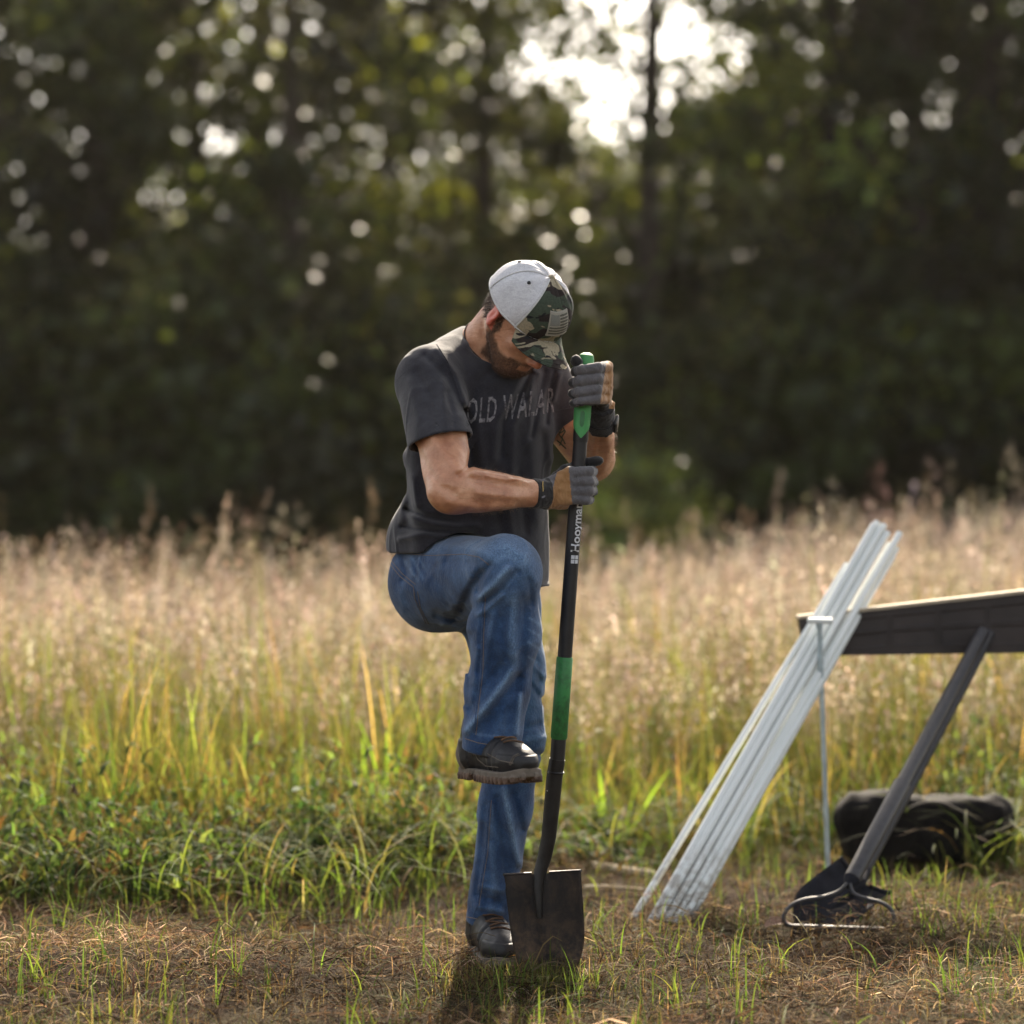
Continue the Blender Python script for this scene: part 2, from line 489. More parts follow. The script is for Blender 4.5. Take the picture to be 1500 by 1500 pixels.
def surf(func, lo, hi, h, margin=.012):
    """surface nets over a sparse grid"""
    lo = np.array(lo, np.float64); hi = np.array(hi, np.float64); B = 4
    n = (np.ceil((hi - lo) / (h * B)).astype(int)) * B + 1
    nb = (n - 1) // B
    g = np.stack(np.meshgrid(*[lo[i] + (np.arange(nb[i]) + .5) * h * B for i in range(3)], indexing='ij'), -1).reshape(-1, 3).astype(np.float32)
    dc = np.concatenate([func(c) for c in np.array_split(g, max(1, len(g) // 200000))])
    near = np.abs(dc) < h * B * .9 + margin
    D = np.empty(n, np.float32)
    big = np.repeat(np.repeat(np.repeat(np.where(dc < 0, -1., 1.).reshape(nb), B, 0), B, 1), B, 2)
    D[:-1, :-1, :-1] = big; D[-1] = 1; D[:, -1] = 1; D[:, :, -1] = 1
    bi = np.stack(np.unravel_index(np.nonzero(near)[0], nb), 1) * B
    off = np.stack(np.meshgrid(*[np.arange(B + 1)] * 3, indexing='ij'), -1).reshape(-1, 3)
    idx = (bi[:, None, :] + off[None]).reshape(-1, 3)
    fl = np.unique(np.ravel_multi_index(idx.T, n)); idx = np.stack(np.unravel_index(fl, n), 1)
    P = (lo + idx * h).astype(np.float32)
    D.reshape(-1)[fl] = np.concatenate([func(c) for c in np.array_split(P, max(1, len(P) // 250000))])
    S = D < 0
    cnt = np.zeros(tuple(n - 1), np.int8)
    for a in (0, 1):
        for b in (0, 1):
            for c in (0, 1): cnt += S[a:n[0] - 1 + a, b:n[1] - 1 + b, c:n[2] - 1 + c]
    act = np.stack(np.nonzero((cnt > 0) & (cnt < 8)), 1)
    vid = np.full(tuple(n - 1), -1, np.int64); vid[act[:, 0], act[:, 1], act[:, 2]] = np.arange(len(act))
    acc = np.zeros((len(act), 3)); num = np.zeros(len(act))
    cs = [(a, b, c) for a in (0, 1) for b in (0, 1) for c in (0, 1)]
    for i, u in enumerate(cs):
        for v in cs[i + 1:]:
            if sum(abs(u[k] - v[k]) for k in range(3)) != 1: continue
            du = D[act[:, 0] + u[0], act[:, 1] + u[1], act[:, 2] + u[2]]; dv = D[act[:, 0] + v[0], act[:, 1] + v[1], act[:, 2] + v[2]]
            m = (du < 0) != (dv < 0); t = np.where(m, du / np.where(m, du - dv, 1), 0)
            pt = np.array(u) + t[:, None] * (np.array(v) - np.array(u)); acc += np.where(m[:, None], pt, 0); num += m
    V = lo + (act + acc / np.maximum(num, 1)[:, None]) * h
    F = []
    for ax in range(3):
        sl0 = [slice(None)] * 3; sl1 = [slice(None)] * 3; sl0[ax] = slice(0, -1); sl1[ax] = slice(1, None)
        e0 = S[tuple(sl0)]; e1 = S[tuple(sl1)]
        o1, o2 = [(1, 2), (2, 0), (0, 1)][ax]
        for flip, mm in ((0, e0 & ~e1), (1, ~e0 & e1)):
            c = np.stack(np.nonzero(mm), 1)
            ok = (c[:, o1] > 0) & (c[:, o2] > 0) & (c[:, o1] < n[o1] - 1) & (c[:, o2] < n[o2] - 1); c = c[ok]
            q = []
            for a, b in ((-1, -1), (0, -1), (0, 0), (-1, 0)):
                d = c.copy(); d[:, o1] += a; d[:, o2] += b; q.append(vid[d[:, 0], d[:, 1], d[:, 2]])
            q = np.stack(q, 1)
            if flip: q = q[:, ::-1]
            F.append(q[(q >= 0).all(1)])
    return V.astype(np.float32), np.concatenate(F)


def bvh_of(o):
    me = o.data; mw = o.matrix_world.copy()
    off = Vector((0, 0, 0)); q = o
    while q is not None: off += Vector(q.location); q = q.parent
    vs_ = [v.co + off for v in me.vertices]
    return BVHTree.FromPolygons(vs_, [p.vertices[:] for p in me.polygons])


def hit(bvh, px, py, lift=0.0):
    d = (at(px, py, 0) - CAM).normalized()
    p, nrm, i, t = bvh.ray_cast(CAM, d)
    if p is None: return None
    if nrm.dot(d) > 0: nrm = -nrm
    return p + nrm * lift


# ------------------------------------------------------------------ the man: joints
Fw = Vector((math.sin(R(37)), -math.cos(R(37)), 0)); Rt = Vector((-math.cos(R(37)), -math.sin(R(37)), 0)); Up = Vector((0, 0, 1))
C0 = Vector((-.110, .030, .935))
HR = C0 + Rt * .092 + Vector((0, 0, -.02)); HL = C0 - Rt * .088 + Vector((0, 0, -.03))
KR = at(741, 838, -.38); AR = at(719, 1095, -.322)
KL = at(752, 1085, -.03); AL = at(716, 1351, .065)
SH = at(710, 556, -.11); RS = SH + Rt * .160 + Vector((0, 0, -.012)); LS = SH - Rt * .165
RE = at(660, 719, -.42); RW = at(792, 723, -.275)
LE = at(869, 674, .08); LW = at(881, 610, -.165)
HD = at(772, 457, -.235)
YAW, PIT = R(43), R(53)
hf = Vector((math.cos(PIT) * math.sin(YAW), -math.cos(PIT) * math.cos(YAW), -math.sin(PIT)))
hr = Vector((-math.cos(YAW), -math.sin(YAW), 0)); hu = hr.cross(hf) if hr.cross(hf).z > 0 else hf.cross(hr)
NB = at(700, 520, -.09)


def hp(r, f, u): return HD + hr * r + hf * f + hu * u


def head_sdf(p):
    ax = (hr, hf, hu)
    d = ell(p, hp(0, -.010, .002), ax, (.077, .090, .094))
    d = smin(d, ell(p, hp(0, .052, -.045), ax, (.058, .050, .075)), .03)          # face
    d = smin(d, ell(p, hp(0, .055, -.105), ax, (.040, .042, .034)), .03)          # jaw and chin
    for s in (1, -1):
        d = smin(d, cone(p, hp(.060 * s, .0, -.062), hp(.030 * s, .062, -.108), .017, .020), .025)   # jaw line
        d = smin(d, ell(p, hp(.040 * s, .070, -.035), ax, (.022, .018, .016)), .018)  # cheekbone
        d = smin(d, cone(p, hp(.012 * s, .082, -.002), hp(.045 * s, .068, -.002), .009, .008), .010)   # brow
        e = ell(p, hp(.031 * s, .076, -.006), ax, (.013, .010, .010))             # closed eyelid in its socket
        d = smax(d, -ell(p, hp(.031 * s, .098, -.006), ax, (.017, .013, .011)), .010)
        d = smin(d, e, .004)
        d = smin(d, ell(p, hp(.012 * s, .106, -.052), ax, (.009, .010, .008)), .006)  # nostril wing
    d = smin(d, cone(p, hp(0, .094, -.004), hp(0, .118, -.046), .008, .0115), .010)  # nose
    d = smin(d, ell(p, hp(0, .094, -.076), ax, (.024, .010, .0065)), .006)        # upper lip
    d = smin(d, ell(p, hp(0, .091, -.088), ax, (.020, .011, .0065)), .005)        # lower lip
    for s in (1, -1):
        ec = hp(.083 * s, -.006, -.022); ea = (hf * math.cos(.25) + hu * math.sin(-.25), hu * math.cos(.25) + hf * math.sin(.25), (hr * s + hf * -.35).normalized())
        e = ell(p, ec, ea, (.0150, .027, .006))
        e = smax(e, -ell(p, ec + hr * s * .008 + hf * .003, ea, (.0065, .015, .005)), .004)
        e = smin(e, ell(p, ec + hf * .006 - hu * .002, ea, (.004, .014, .005)), .003)
        e = smin(e, ell(p, ec - hu * .023 + hf * .004, ea, (.009, .010, .007)), .006)
        d = smin(d, e, .008)
    return d


def torso_sdf(p, o=0.0):
    """o pushes the surface out for the shirt"""
    ax = (Rt, Fw, Up)
    d = ell(p, C0 + Vector((0, 0, .02)), ax, (.160 + o, .115 + o, .14 + o))
    mid = Vector((-.088, -.025, 1.13)); ch = Vector((-.070, -.075, 1.285))
    d = smin(d, ell(p, mid, ax, (.158 + o, .118 + o, .17 + o)), .08)
    tilt = (Rt, (Fw + Up * -.22).normalized(), (Up + Fw * .22).normalized())
    d = smin(d, ell(p, ch, tilt, (.186 + o, .132 + o, .165 + o)), .07)
    d = smin(d, cone(p, RS - Rt * .03, LS + Rt * .03, .062 + o, .062 + o), .05)
    d = smin(d, ell(p, SH - Fw * .065 + Vector((0, 0, .0)), tilt, (.15 + o, .07 + o, .10 + o)), .05)
    for s in (RS, LS):
        d = smin(d, cone(p, NB - Fw * .02, s + Vector((0, 0, .028)), .055 + o, .048 + o), .03)
        d = smin(d, ell(p, s, ax, (.060 + o, .062 + o, .060 + o)), .03)
    return d


def arm_sdf(p, s, e, wv, right):
    s, e, wv = Vector(s), Vector(e), Vector(wv)
    u = (e - s); fo = (wv - e)
    bend = (fo.normalized() - u.normalized()).normalized()
    d = cone(p, s, e, .066, .051)
    d = smin(d, cone(p, s + u * .25 + bend * .016, s + u * .74 + bend * .020, .047, .044), .02)   # biceps
    d = smin(d, cone(p, s + u * .2 - bend * .018, s + u * .75 - bend * .010, .040, .032), .02)    # triceps
    d = smin(d, cone(p, e, wv, .044, .030), .018)
    d = smin(d, cone(p, e + fo * .04 + Vector((0, 0, .012)), e + fo * .50 + Vector((0, 0, .004)), .043, .033), .02)
    d = smin(d, cone(p, e + fo * .12 - Vector((0, 0, .010)), e + fo * .55 - Vector((0, 0, .004)), .036, .027), .02)
    d = smin(d, ell(p, e - bend * .022, ((1, 0, 0), (0, 1, 0), (0, 0, 1)), (.022, .022, .022)), .02)
    return d


ARM_F = [([(692, 668), (686, 686), (672, 696)], 4, -.0045), ([(690, 702), (730, 711), (778, 716)], 5, -.0022), ([(680, 690), (720, 692), (760, 702)], 6, .0028),
         ([(612, 655), (628, 688), (648, 716)], 5, -.0022), ([(632, 640), (655, 672), (668, 688)], 9, .0040), ([(655, 735), (700, 745), (750, 742)], 6, .0020),
         ([(700, 722), (740, 728), (775, 730)], 5, .0018), ([(655, 716), (665, 722)], 5, -.002), ([(712, 697), (740, 703), (758, 702), (775, 708)], 1.8, .0013),
         ([(640, 652), (652, 664), (672, 676)], 1.8, .0010), ([(880, 640), (876, 670), (870, 690)], 4, -.0022), ([(890, 640), (893, 660), (884, 690)], 5, .0018)]


def body_sdf(p):
    d = torso_sdf(p, -.016) + .03 * np.clip((1.14 - p[:, 2]) / .08, 0, 1)
    nk = cone(p, NB, hp(0, -.035, -.055), .062, .058)
    nk = smin(nk, cone(p, hp(.055, -.015, -.045), NB + Fw * .05 + Vector((0, 0, -.045)), .018, .016), .018)
    nk = smin(nk, cone(p, hp(-.055, -.015, -.045), NB + Fw * .05 + Vector((0, 0, -.045)), .018, .016), .018)
    d = smin(d, nk, .035); d = smin(d, head_sdf(p), .018)
    d = smin(d, arm_sdf(p, RS, RE, RW, True), .03); d = smin(d, arm_sdf(p, LS, LE, LW, False), .03)
    d = smin(d, cone(p, RW, at(812, 720, -.262), .026, .012), .01)
    d = smin(d, cone(p, LW, at(882, 572, -.205), .026, .018), .01)
    for h_, k_, a_ in ((HR, KR, AR), (HL, KL, AL)):
        d = smin(d, cone(p, h_, k_, .070, .042), .02); d = smin(d, cone(p, k_, a_, .038, .030), .01)
        d = smin(d, cone(p, a_, Vector(a_) + Vector((0, -.02, -.03)), .028, .024), .01)
    arm = (p[:, 2] < 1.35) & (p[:, 2] > 1.05)
    return d - np.where(arm, folds2d(proj(p), ARM_F) * 2.2 + vnoise(p, 26, 45) * .0013, 0)


BEARD_HOOD = None


def build_man():
    man = empty('person', at(716, 1412, 0.0)); man.location.z = 0
    tag(man, 'bowed man in charcoal t-shirt, jeans and camouflage cap gripping a shovel, one boot raised', 'person')
    # ---- body
    V, F = surf(body_sdf, (-.42, -.56, .03), (.36, .30, 1.72), .0032)
    ph = V - A(HD); r_, f_, u_ = ph @ A(hr), ph @ A(hf), ph @ A(hu)
    nz = vnoise(V, 60, 3) * .006
    # beard: jaw, chin, upper lip, sideburn, bounded by the cheek line and the neck line
    cheek = -.058 + .25 * (f_ - .02) * 0 + np.where(f_ > .075, .0, 0) + nz
    line = np.where(f_ < .045, -.040 - .75 * (f_ + 0.0), -.074) + nz
    line = np.where(f_ > .078, -.064 + nz, line)
    beard = np.clip((line - u_) / .010, 0, 1) * np.clip((f_ + .004 + nz) / .012, 0, 1) * np.clip((u_ + .150) / .012, 0, 1)
    beard *= (np.abs(r_) < .1) * (f_ < .135)
    lips = (np.abs(u_ + .082) < .009) & (f_ > .088) & (np.abs(r_) < .022)
    beard = np.where(lips, .1, beard)
    burn = (np.abs(f_ - .010 - nz) < .012) & (u_ < .02) & (u_ > -.06) & (np.abs(r_) > .05); beard = np.maximum(beard, burn * .95)
    scalp = (f_ < .012) & (u_ > -.062) & (u_ - f_ * .3 > -.052) & (np.linalg.norm(ph, axis=1) < .112)
    ear = (np.abs(r_) > .0745) & (np.abs(f_ + .006) < .028) & (np.abs(u_ + .022) < .036)
    scalp = scalp & ~ear
    beard = np.where(ear, 0, beard); beard = np.maximum(beard, scalp * .9)
    red = np.where(ear, 1.0, 0) + ((f_ > .108) & (np.linalg.norm(ph, axis=1) < .16)) * .35  # light shining through the ear put into its red colour; nose tip reddened
    mo = mesh_obj('body', V, F, M['skin'], man, True, cols={'beard': beard.astype(np.float32), 'red': red.astype(np.float32)})
    inhead = np.linalg.norm(ph, axis=1) < .19
    # ---- hair as real tapered strands
    nrm = np.empty(len(V) * 3, np.float32); mo.data.vertices.foreach_get('normal', nrm); nrm = nrm.reshape(-1, 3)
    rng = np.random.default_rng(5)

    def strands(name, mask, count, length, width, lay, m, parent, jit=.5):
        ids = np.nonzero(mask)[0]
        if len(ids) == 0: return
        ids = rng.choice(ids, count); p0 = V[ids] + rng.normal(0, .0012, (count, 3)); n = nrm[ids]
        d = n + lay[None] * 1.4 + rng.normal(0, jit, (count, 3)); d /= np.linalg.norm(d, axis=1)[:, None]
        L = length * rng.uniform(.5, 1.15, count)[:, None]
        sd_ = np.cross(d, rng.normal(0, 1, (count, 3))); sd_ /= np.linalg.norm(sd_, axis=1)[:, None] + 1e-9
        p0 = p0 - n * .001
        pm = p0 + d * L * .55; pt = pm + (d + lay[None] * .9) * L * .40
        vv = np.stack([p0 - sd_ * width, p0 + sd_ * width, pm + sd_ * width * .8, pm - sd_ * width * .8, pt], 1).reshape(-1, 3)
        b = np.arange(count)[:, None] * 5
        f1 = b + np.array([0, 1, 2]); f2 = b + np.array([0, 2, 3]); f3 = b + np.array([3, 2, 4])
        mesh_obj(name, vv, np.concatenate([f1, f2, f3]), m, parent, False)

    strands('beard', (beard > .4) & (f_ > .0) & (u_ < -.03) & inhead, 6500, .0068, .00028, A(-hu * .8 + hf * .3), M['beard'], man)
    strands('hair', ((scalp | (burn & (beard > .3))) & inhead), 8000, .012, .00035, A(-hu * .9 - hf * .25), M['hair'], man, .45)
    pxy = proj(V)
    armm = ((pxy[:, 0] > 690) & (pxy[:, 0] < 780) & (pxy[:, 1] > 680) & (pxy[:, 1] < 770) & (V[:, 1] < -.25)) | \
           ((pxy[:, 0] > 845) & (pxy[:, 1] > 628) & (pxy[:, 1] < 720) & (V[:, 1] < .15))
    strands('arm_hair', armm, 2600, .012, .00013, A(Vector((.5, -.2, -.3))), M['armhair'], man, .8)
    bv = bvh_of(mo)
    # tattoo on the inner left upper arm
    tb = MB()
    for pl in ([(818, 622), (823, 628), (819, 636), (824, 643), (820, 652)], [(824, 624), (828, 632), (823, 640), (828, 650)], [(816, 630), (821, 634), (827, 630)],
               [(816, 645), (821, 649), (829, 657)], [(820, 652), (822, 662)]):
        pp = [hit(bv, x, y, .0006) for x, y in pl]; pp = [q for q in pp if q is not None]
        if len(pp) > 1 and all((pp[i] - pp[i + 1]).length < .03 for i in range(len(pp) - 1)): tb.tube(pp, .0016, 6)
    if tb.v: tb.build('tattoo', M['tattoo'], man)
    # cord at the neck
    cb = MB(); ring = []
    c = Vector(NB).lerp(hp(0, -.035, -.055), .34); nd = (hp(0, -.035, -.055) - Vector(NB)).normalized()
    a_ = nd.cross(Vector((0, 1, 0))).normalized(); b_ = nd.cross(a_)
    for k in range(33):
        th = k / 32 * 2 * math.pi; dd = a_ * math.cos(th) + b_ * math.sin(th)
        p, n_, i_, t_ = bv.ray_cast(c, dd)
        if p is None or t_ > .12: p = c + dd * .064
        ring.append(p + dd * .0012)
    cb.tube(ring, .0022, 6, cap=False); cb.build('neck_cord', M['cord'], man)
    return man, mo


# ------------------------------------------------------------------ clothes
SHIRT_F = [
    ([(690, 500), (660, 512), (640, 535)], 9, .003),
    ([(623, 522), (655, 552), (676, 600)], 6, -.006), ([(640, 512), (668, 548), (686, 596)], 5, .005),
    ([(612, 545), (632, 585), (640, 625)], 7, -.005), ([(600, 560), (612, 610), (610, 645)], 7, .004),
    ([(655, 575), (664, 610), (664, 632)], 5, -.005), ([(648, 560), (650, 600), (652, 630)], 4, .003),
    ([(683, 600), (690, 640), (692, 690)], 6, -.007), ([(697, 610), (705, 660), (712, 700)], 7, .004),
    ([(778, 548), (757, 588), (738, 618), (735, 668)], 6, -.009), ([(765, 552), (746, 582), (726, 618), (722, 670)], 7, .005),
    ([(789, 548), (772, 588), (752, 622), (750, 690)], 6, .005), ([(781, 542), (776, 580)], 4, .005),
    ([(798, 545), (788, 590), (778, 640)], 4, -.004), ([(812, 545), (803, 580), (800, 620)], 4, -.005), ([(820, 548), (812, 585)], 4, .004),
    ([(725, 540), (700, 560), (690, 590)], 6, -.003),
    ([(596, 746), (624, 758), (672, 766)], 5, -.006), ([(600, 756), (640, 768), (700, 771)], 5, .005),
    ([(590, 772), (640, 779), (700, 780)], 5, -.005), ([(585, 790), (620, 782), (660, 786)], 4, .004),
    ([(592, 690), (600, 735), (596, 770)], 6, -.004), ([(604, 700), (612, 740)], 5, .004),
    ([(795, 640), (800, 740), (798, 850)], 7, -.005), ([(778, 650), (786, 760)], 8, .004), ([(760, 690), (770, 780)], 6, -.004),
    ([(720, 690), (735, 780)], 8, -.004), ([(740, 700), (752, 790)], 7, .004),
]


def shirt_sdf(p):
    ax = (Rt, Fw, Up)
    d = torso_sdf(p, .006)
    # loose lower part hanging from the chest
    q = p - A((-.076, -.042, 1.0)); r_, f_, u_ = q @ A(Rt), q @ A(Fw), q @ A(Up)
    c = np.clip((u_ + .1) / .35, 0, 1)
    rr = .189 + .006 * np.sin(r_ * 40) + .004 * np.sin(f_ * 60)
    e = (np.sqrt((r_ / rr) ** 2 + (f_ / .132) ** 2) - 1) * .128
    e = smax(e, np.abs(u_ - .05) - .17, .02)
    d = smin(d, e, .03)
    d = smin(d, ell(p, C0 + Rt * .080 - Fw * .045 + Vector((0, 0, .075)), ax, (.096, .084, .085)), .10)
    # sleeves
    holes = []; nearhem = np.zeros(len(p), np.float32)
    for s, el, tt, rr1, rr2 in ((RS, RE, .56, .074, .0765), (LS, LE, .50, .074, .070)):
        s = Vector(s); u = Vector(el) - s; a = s; b = s + u * tt
        e = cone(p, a, b + u * .3, rr1, rr2)
        un = u.normalized(); n = A(Vector((un.x, un.y * .25, un.z)).normalized()); t = (p - A(b)) @ n
        e = smax(e, t, .004)
        inner = np.maximum(cone(p, a, b + u * .35, .0690, .0695) + (0 if rr2 > .075 else .006), -(t + .026)); holes.append(inner)
        nearhem = np.maximum(nearhem, np.exp(-(t / .040) ** 2) * (np.linalg.norm(p - A(b), axis=1) < .13))
        d = smin(d, e, .022)
    # hem: lower in front, higher over the back
    hem = .902 + .082 * np.clip(.5 + (q @ A(Rt)) / .12 - (q @ A(Fw)) / .2, 0, 1)
    d = smax(d, hem - p[:, 2], .004)
    inn = np.maximum(np.maximum((np.sqrt((r_ / .163) ** 2 + (f_ / .121) ** 2) - 1) * .12, p[:, 2] - 1.0), -1)
    d = np.maximum(d, -inn * 1.0) if False else d
    # the neck opening, with a rib collar
    ncol = Vector(NB).lerp(hp(0, -.035, -.055), .18); nd = (hp(0, -.035, -.055) - Vector(NB)).normalized()
    cut = np.maximum(cone(p, ncol - nd * .02 + Fw * .012, ncol + nd * .3 + Fw * .05, .062, .10), -((p - A(ncol)) @ A(nd) + .012))
    d = smax(d, -cut, .006)
    d = smax(d, (p - A(ncol + nd * .035)) @ A((nd - Fw * .55).normalized()), .008)
    h = folds2d(proj(p), SHIRT_F)
    h = h * 1.25 + vnoise(p, (14, 14, 6), 11) * .0024 + np.maximum(0, 1 - np.abs(vnoise(p + .03 * vnoise(p, 9, 13)[:, None], (15, 15, 7), 12)) * 5) * .0020
    d = d - h * (1 - .8 * nearhem)
    for q_ in holes: d = np.maximum(d, -q_)
    # the thigh lifts through the loose front
    return np.maximum(d, -(cone(p, HR, KR, .116, .084) - .002))


DEN_R = [
    ([(704, 838), (690, 862), (676, 890)], 6, -.011), ([(717, 829), (703, 850), (700, 868)], 5, -.010),
    ([(703, 874), (724, 857), (744, 832)], 5, .007), ([(712, 882), (735, 865), (757, 838)], 5, -.006),
    ([(700, 900), (716, 890), (735, 872)], 4, .005), ([(735, 905), (724, 950), (726, 990)], 9, -.006),
    ([(752, 870), (748, 930), (756, 980)], 9, .005), ([(770, 880), (765, 950), (757, 1010)], 7, -.005),
    ([(750, 984), (718, 1027), (683, 1070)], 6, .009), ([(758, 992), (730, 1035), (700, 1075)], 7, -.008),
    ([(735, 975), (706, 1008), (690, 1040)], 6, -.006), ([(762, 1020), (757, 1075)], 5, .006), ([(745, 1040), (740, 1080)], 6, -.004),
    ([(690, 930), (688, 980), (684, 1030)], 6, -.006), ([(700, 950), (694, 1000)], 4, .005),
    ([(588, 812), (596, 840), (590, 850)], 4, -.003), ([(600, 815), (605, 842)], 4, .003), ([(620, 830), (650, 860), (664, 900)], 12, -.003),
    ([(640, 900), (665, 905), (690, 890)], 6, -.005), ([(650, 915), (672, 922)], 5, .004),
    ([(742, 800), (768, 815), (783, 850)], 7, .003), ([(712, 905), (704, 940), (700, 985)], 5, -.005), ([(722, 900), (716, 940), (710, 975)], 4, .004),
    ([(745, 890), (738, 930), (742, 965)], 5, -.004), ([(775, 850), (778, 885)], 5, -.004), ([(728, 1050), (716, 1075)], 5, -.004),
    ([(640, 800), (690, 802), (720, 815)], 6, .003), ([(655, 822), (700, 826)], 6, -.003),
]
DEN_L = [
    ([(784, 890), (782, 960)], 6, .004), ([(776, 920), (792, 1000)], 5, -.004), ([(770, 960), (795, 990)], 4, .004), ([(775, 1000), (797, 1030)], 4, -.004),
    ([(768, 1070), (790, 1060)], 5, -.005), ([(772, 1085), (796, 1080)], 5, .004), ([(770, 1110), (790, 1105)], 5, -.005),
    ([(739, 1156), (749, 1209), (760, 1263)], 5, .007), ([(728, 1170), (738, 1230), (742, 1290)], 6, -.007), ([(752, 1165), (765, 1215)], 5, -.005),
    ([(712, 1180), (706, 1250), (700, 1300)], 5, -.004), ([(720, 1240), (725, 1290), (720, 1330)], 5, .005),
    ([(700, 1310), (730, 1322)], 5, -.005), ([(698, 1328), (735, 1336)], 4, .004), ([(705, 1298), (735, 1305)], 4, .004),
]


def jeans_parts(p):
    ax = (Rt, Fw, Up)
    q = proj(p)
    d0 = ell(p, C0 + Vector((0, 0, .015)), ax, (.158, .118, .150))
    d0 = smin(d0, ell(p, C0 + Rt * .066 - Fw * .050 + Vector((0, 0, -.040)), ax, (.088, .095, .100)), .04)
    d0 = smin(d0, ell(p, C0 - Rt * .062 - Fw * .045 + Vector((0, 0, -.045)), ax, (.085, .09, .10)), .04)
    dr = cone(p, HR, KR, .110, .078)
    dr = smin(dr, ell(p, Vector(KR) + Vector((.0, 0, .004)), ((1, 0, 0), (0, 1, 0), (0, 0, 1)), (.073, .078, .072)), .02)
    m1 = at(738, 925, -.345); m2 = at(728, 1010, -.325)
    sh = chain(p, (KR, m1, m2, AR), (.074, .078, .069, .066), .03)
    dr = smin(dr, sh, .022)
    hr_ = folds2d(q, DEN_R) + vnoise(p, (12, 12, 9), 21) * .0016 + np.maximum(0, 1 - np.abs(vnoise(p + .02 * vnoise(p, 12, 25)[:, None], (16, 16, 7), 22)) * 5) * .0018
    m3 = at(746, 980, .03)
    dl = chain(p, (HL, m3, KL), (.105, .083, .074), .03)
    m4 = at(741, 1180, -.005)
    dl = smin(dl, chain(p, (KL, m4, AL), (.071, .060, .056), .03), .02)
    hl_ = folds2d(q, DEN_L) + vnoise(p, (12, 12, 9), 23) * .0018 + np.maximum(0, 1 - np.abs(vnoise(p + .02 * vnoise(p, 12, 26)[:, None], (16, 16, 7), 24)) * 5) * .0020
    return d0, dr, dl, hr_, hl_


def jeans_sdf(p):
    d0, dr, dl, h1, h2 = jeans_parts(p)
    for nm, a, k in (('r', AR, KR), ('l', AL, KL)):
        n = A((Vector(a) - Vector(k)).normalized()); t = (p - A(a)) @ n - (.006 if nm == 'r' else 0)
        rr = np.linalg.norm(p - A(a), axis=1)
        cut = smax(t, -1.0, .001)
        hole = np.maximum(cone(p, k, Vector(a) + (Vector(a) - Vector(k)) * .2, .055, .047), -(t + .045))
        keep = 1 - .85 * np.exp(-(t / .028) ** 2)
        if nm == 'r': dr = np.maximum(smax(dr - h1 * 1.25 * keep, cut, .004), -hole)
        else: dl = np.maximum(smax(dl - h2 * 1.35 * keep, cut, .004), -hole)
    d = smin(smin(d0 - h1 * .5, dr, .045), dl, .03)
    return smax(d, p[:, 2] - 1.062, .01)


def seamline(bv, pl, name, parent, r=.0008, dash=False, mat_=None, lift=.0008, step=3.0):
    mb = MB(); pts = []
    for (x0, y0), (x1, y1) in zip(pl[:-1], pl[1:]):
        n = max(1, int(math.hypot(x1 - x0, y1 - y0) / step))
        for i in range(n): pts.append((x0 + (x1 - x0) * i / n, y0 + (y1 - y0) * i / n))
    pts.append(pl[-1])
    P = [hit(bv, x, y, lift) for x, y in pts]
    run = []; runs = []
    for p in P + [None]:
        if p is None or (run and (p - run[-1]).length > .035):
            if len(run) > 1: runs.append(run)
            run = []
        if p is not None: run.append(p)
    if runs:                                       # one unbroken line: the longest run
        mb.tube(max(runs, key=len), r, 6); return mb.build(name, mat_ or M['stitch'], parent)


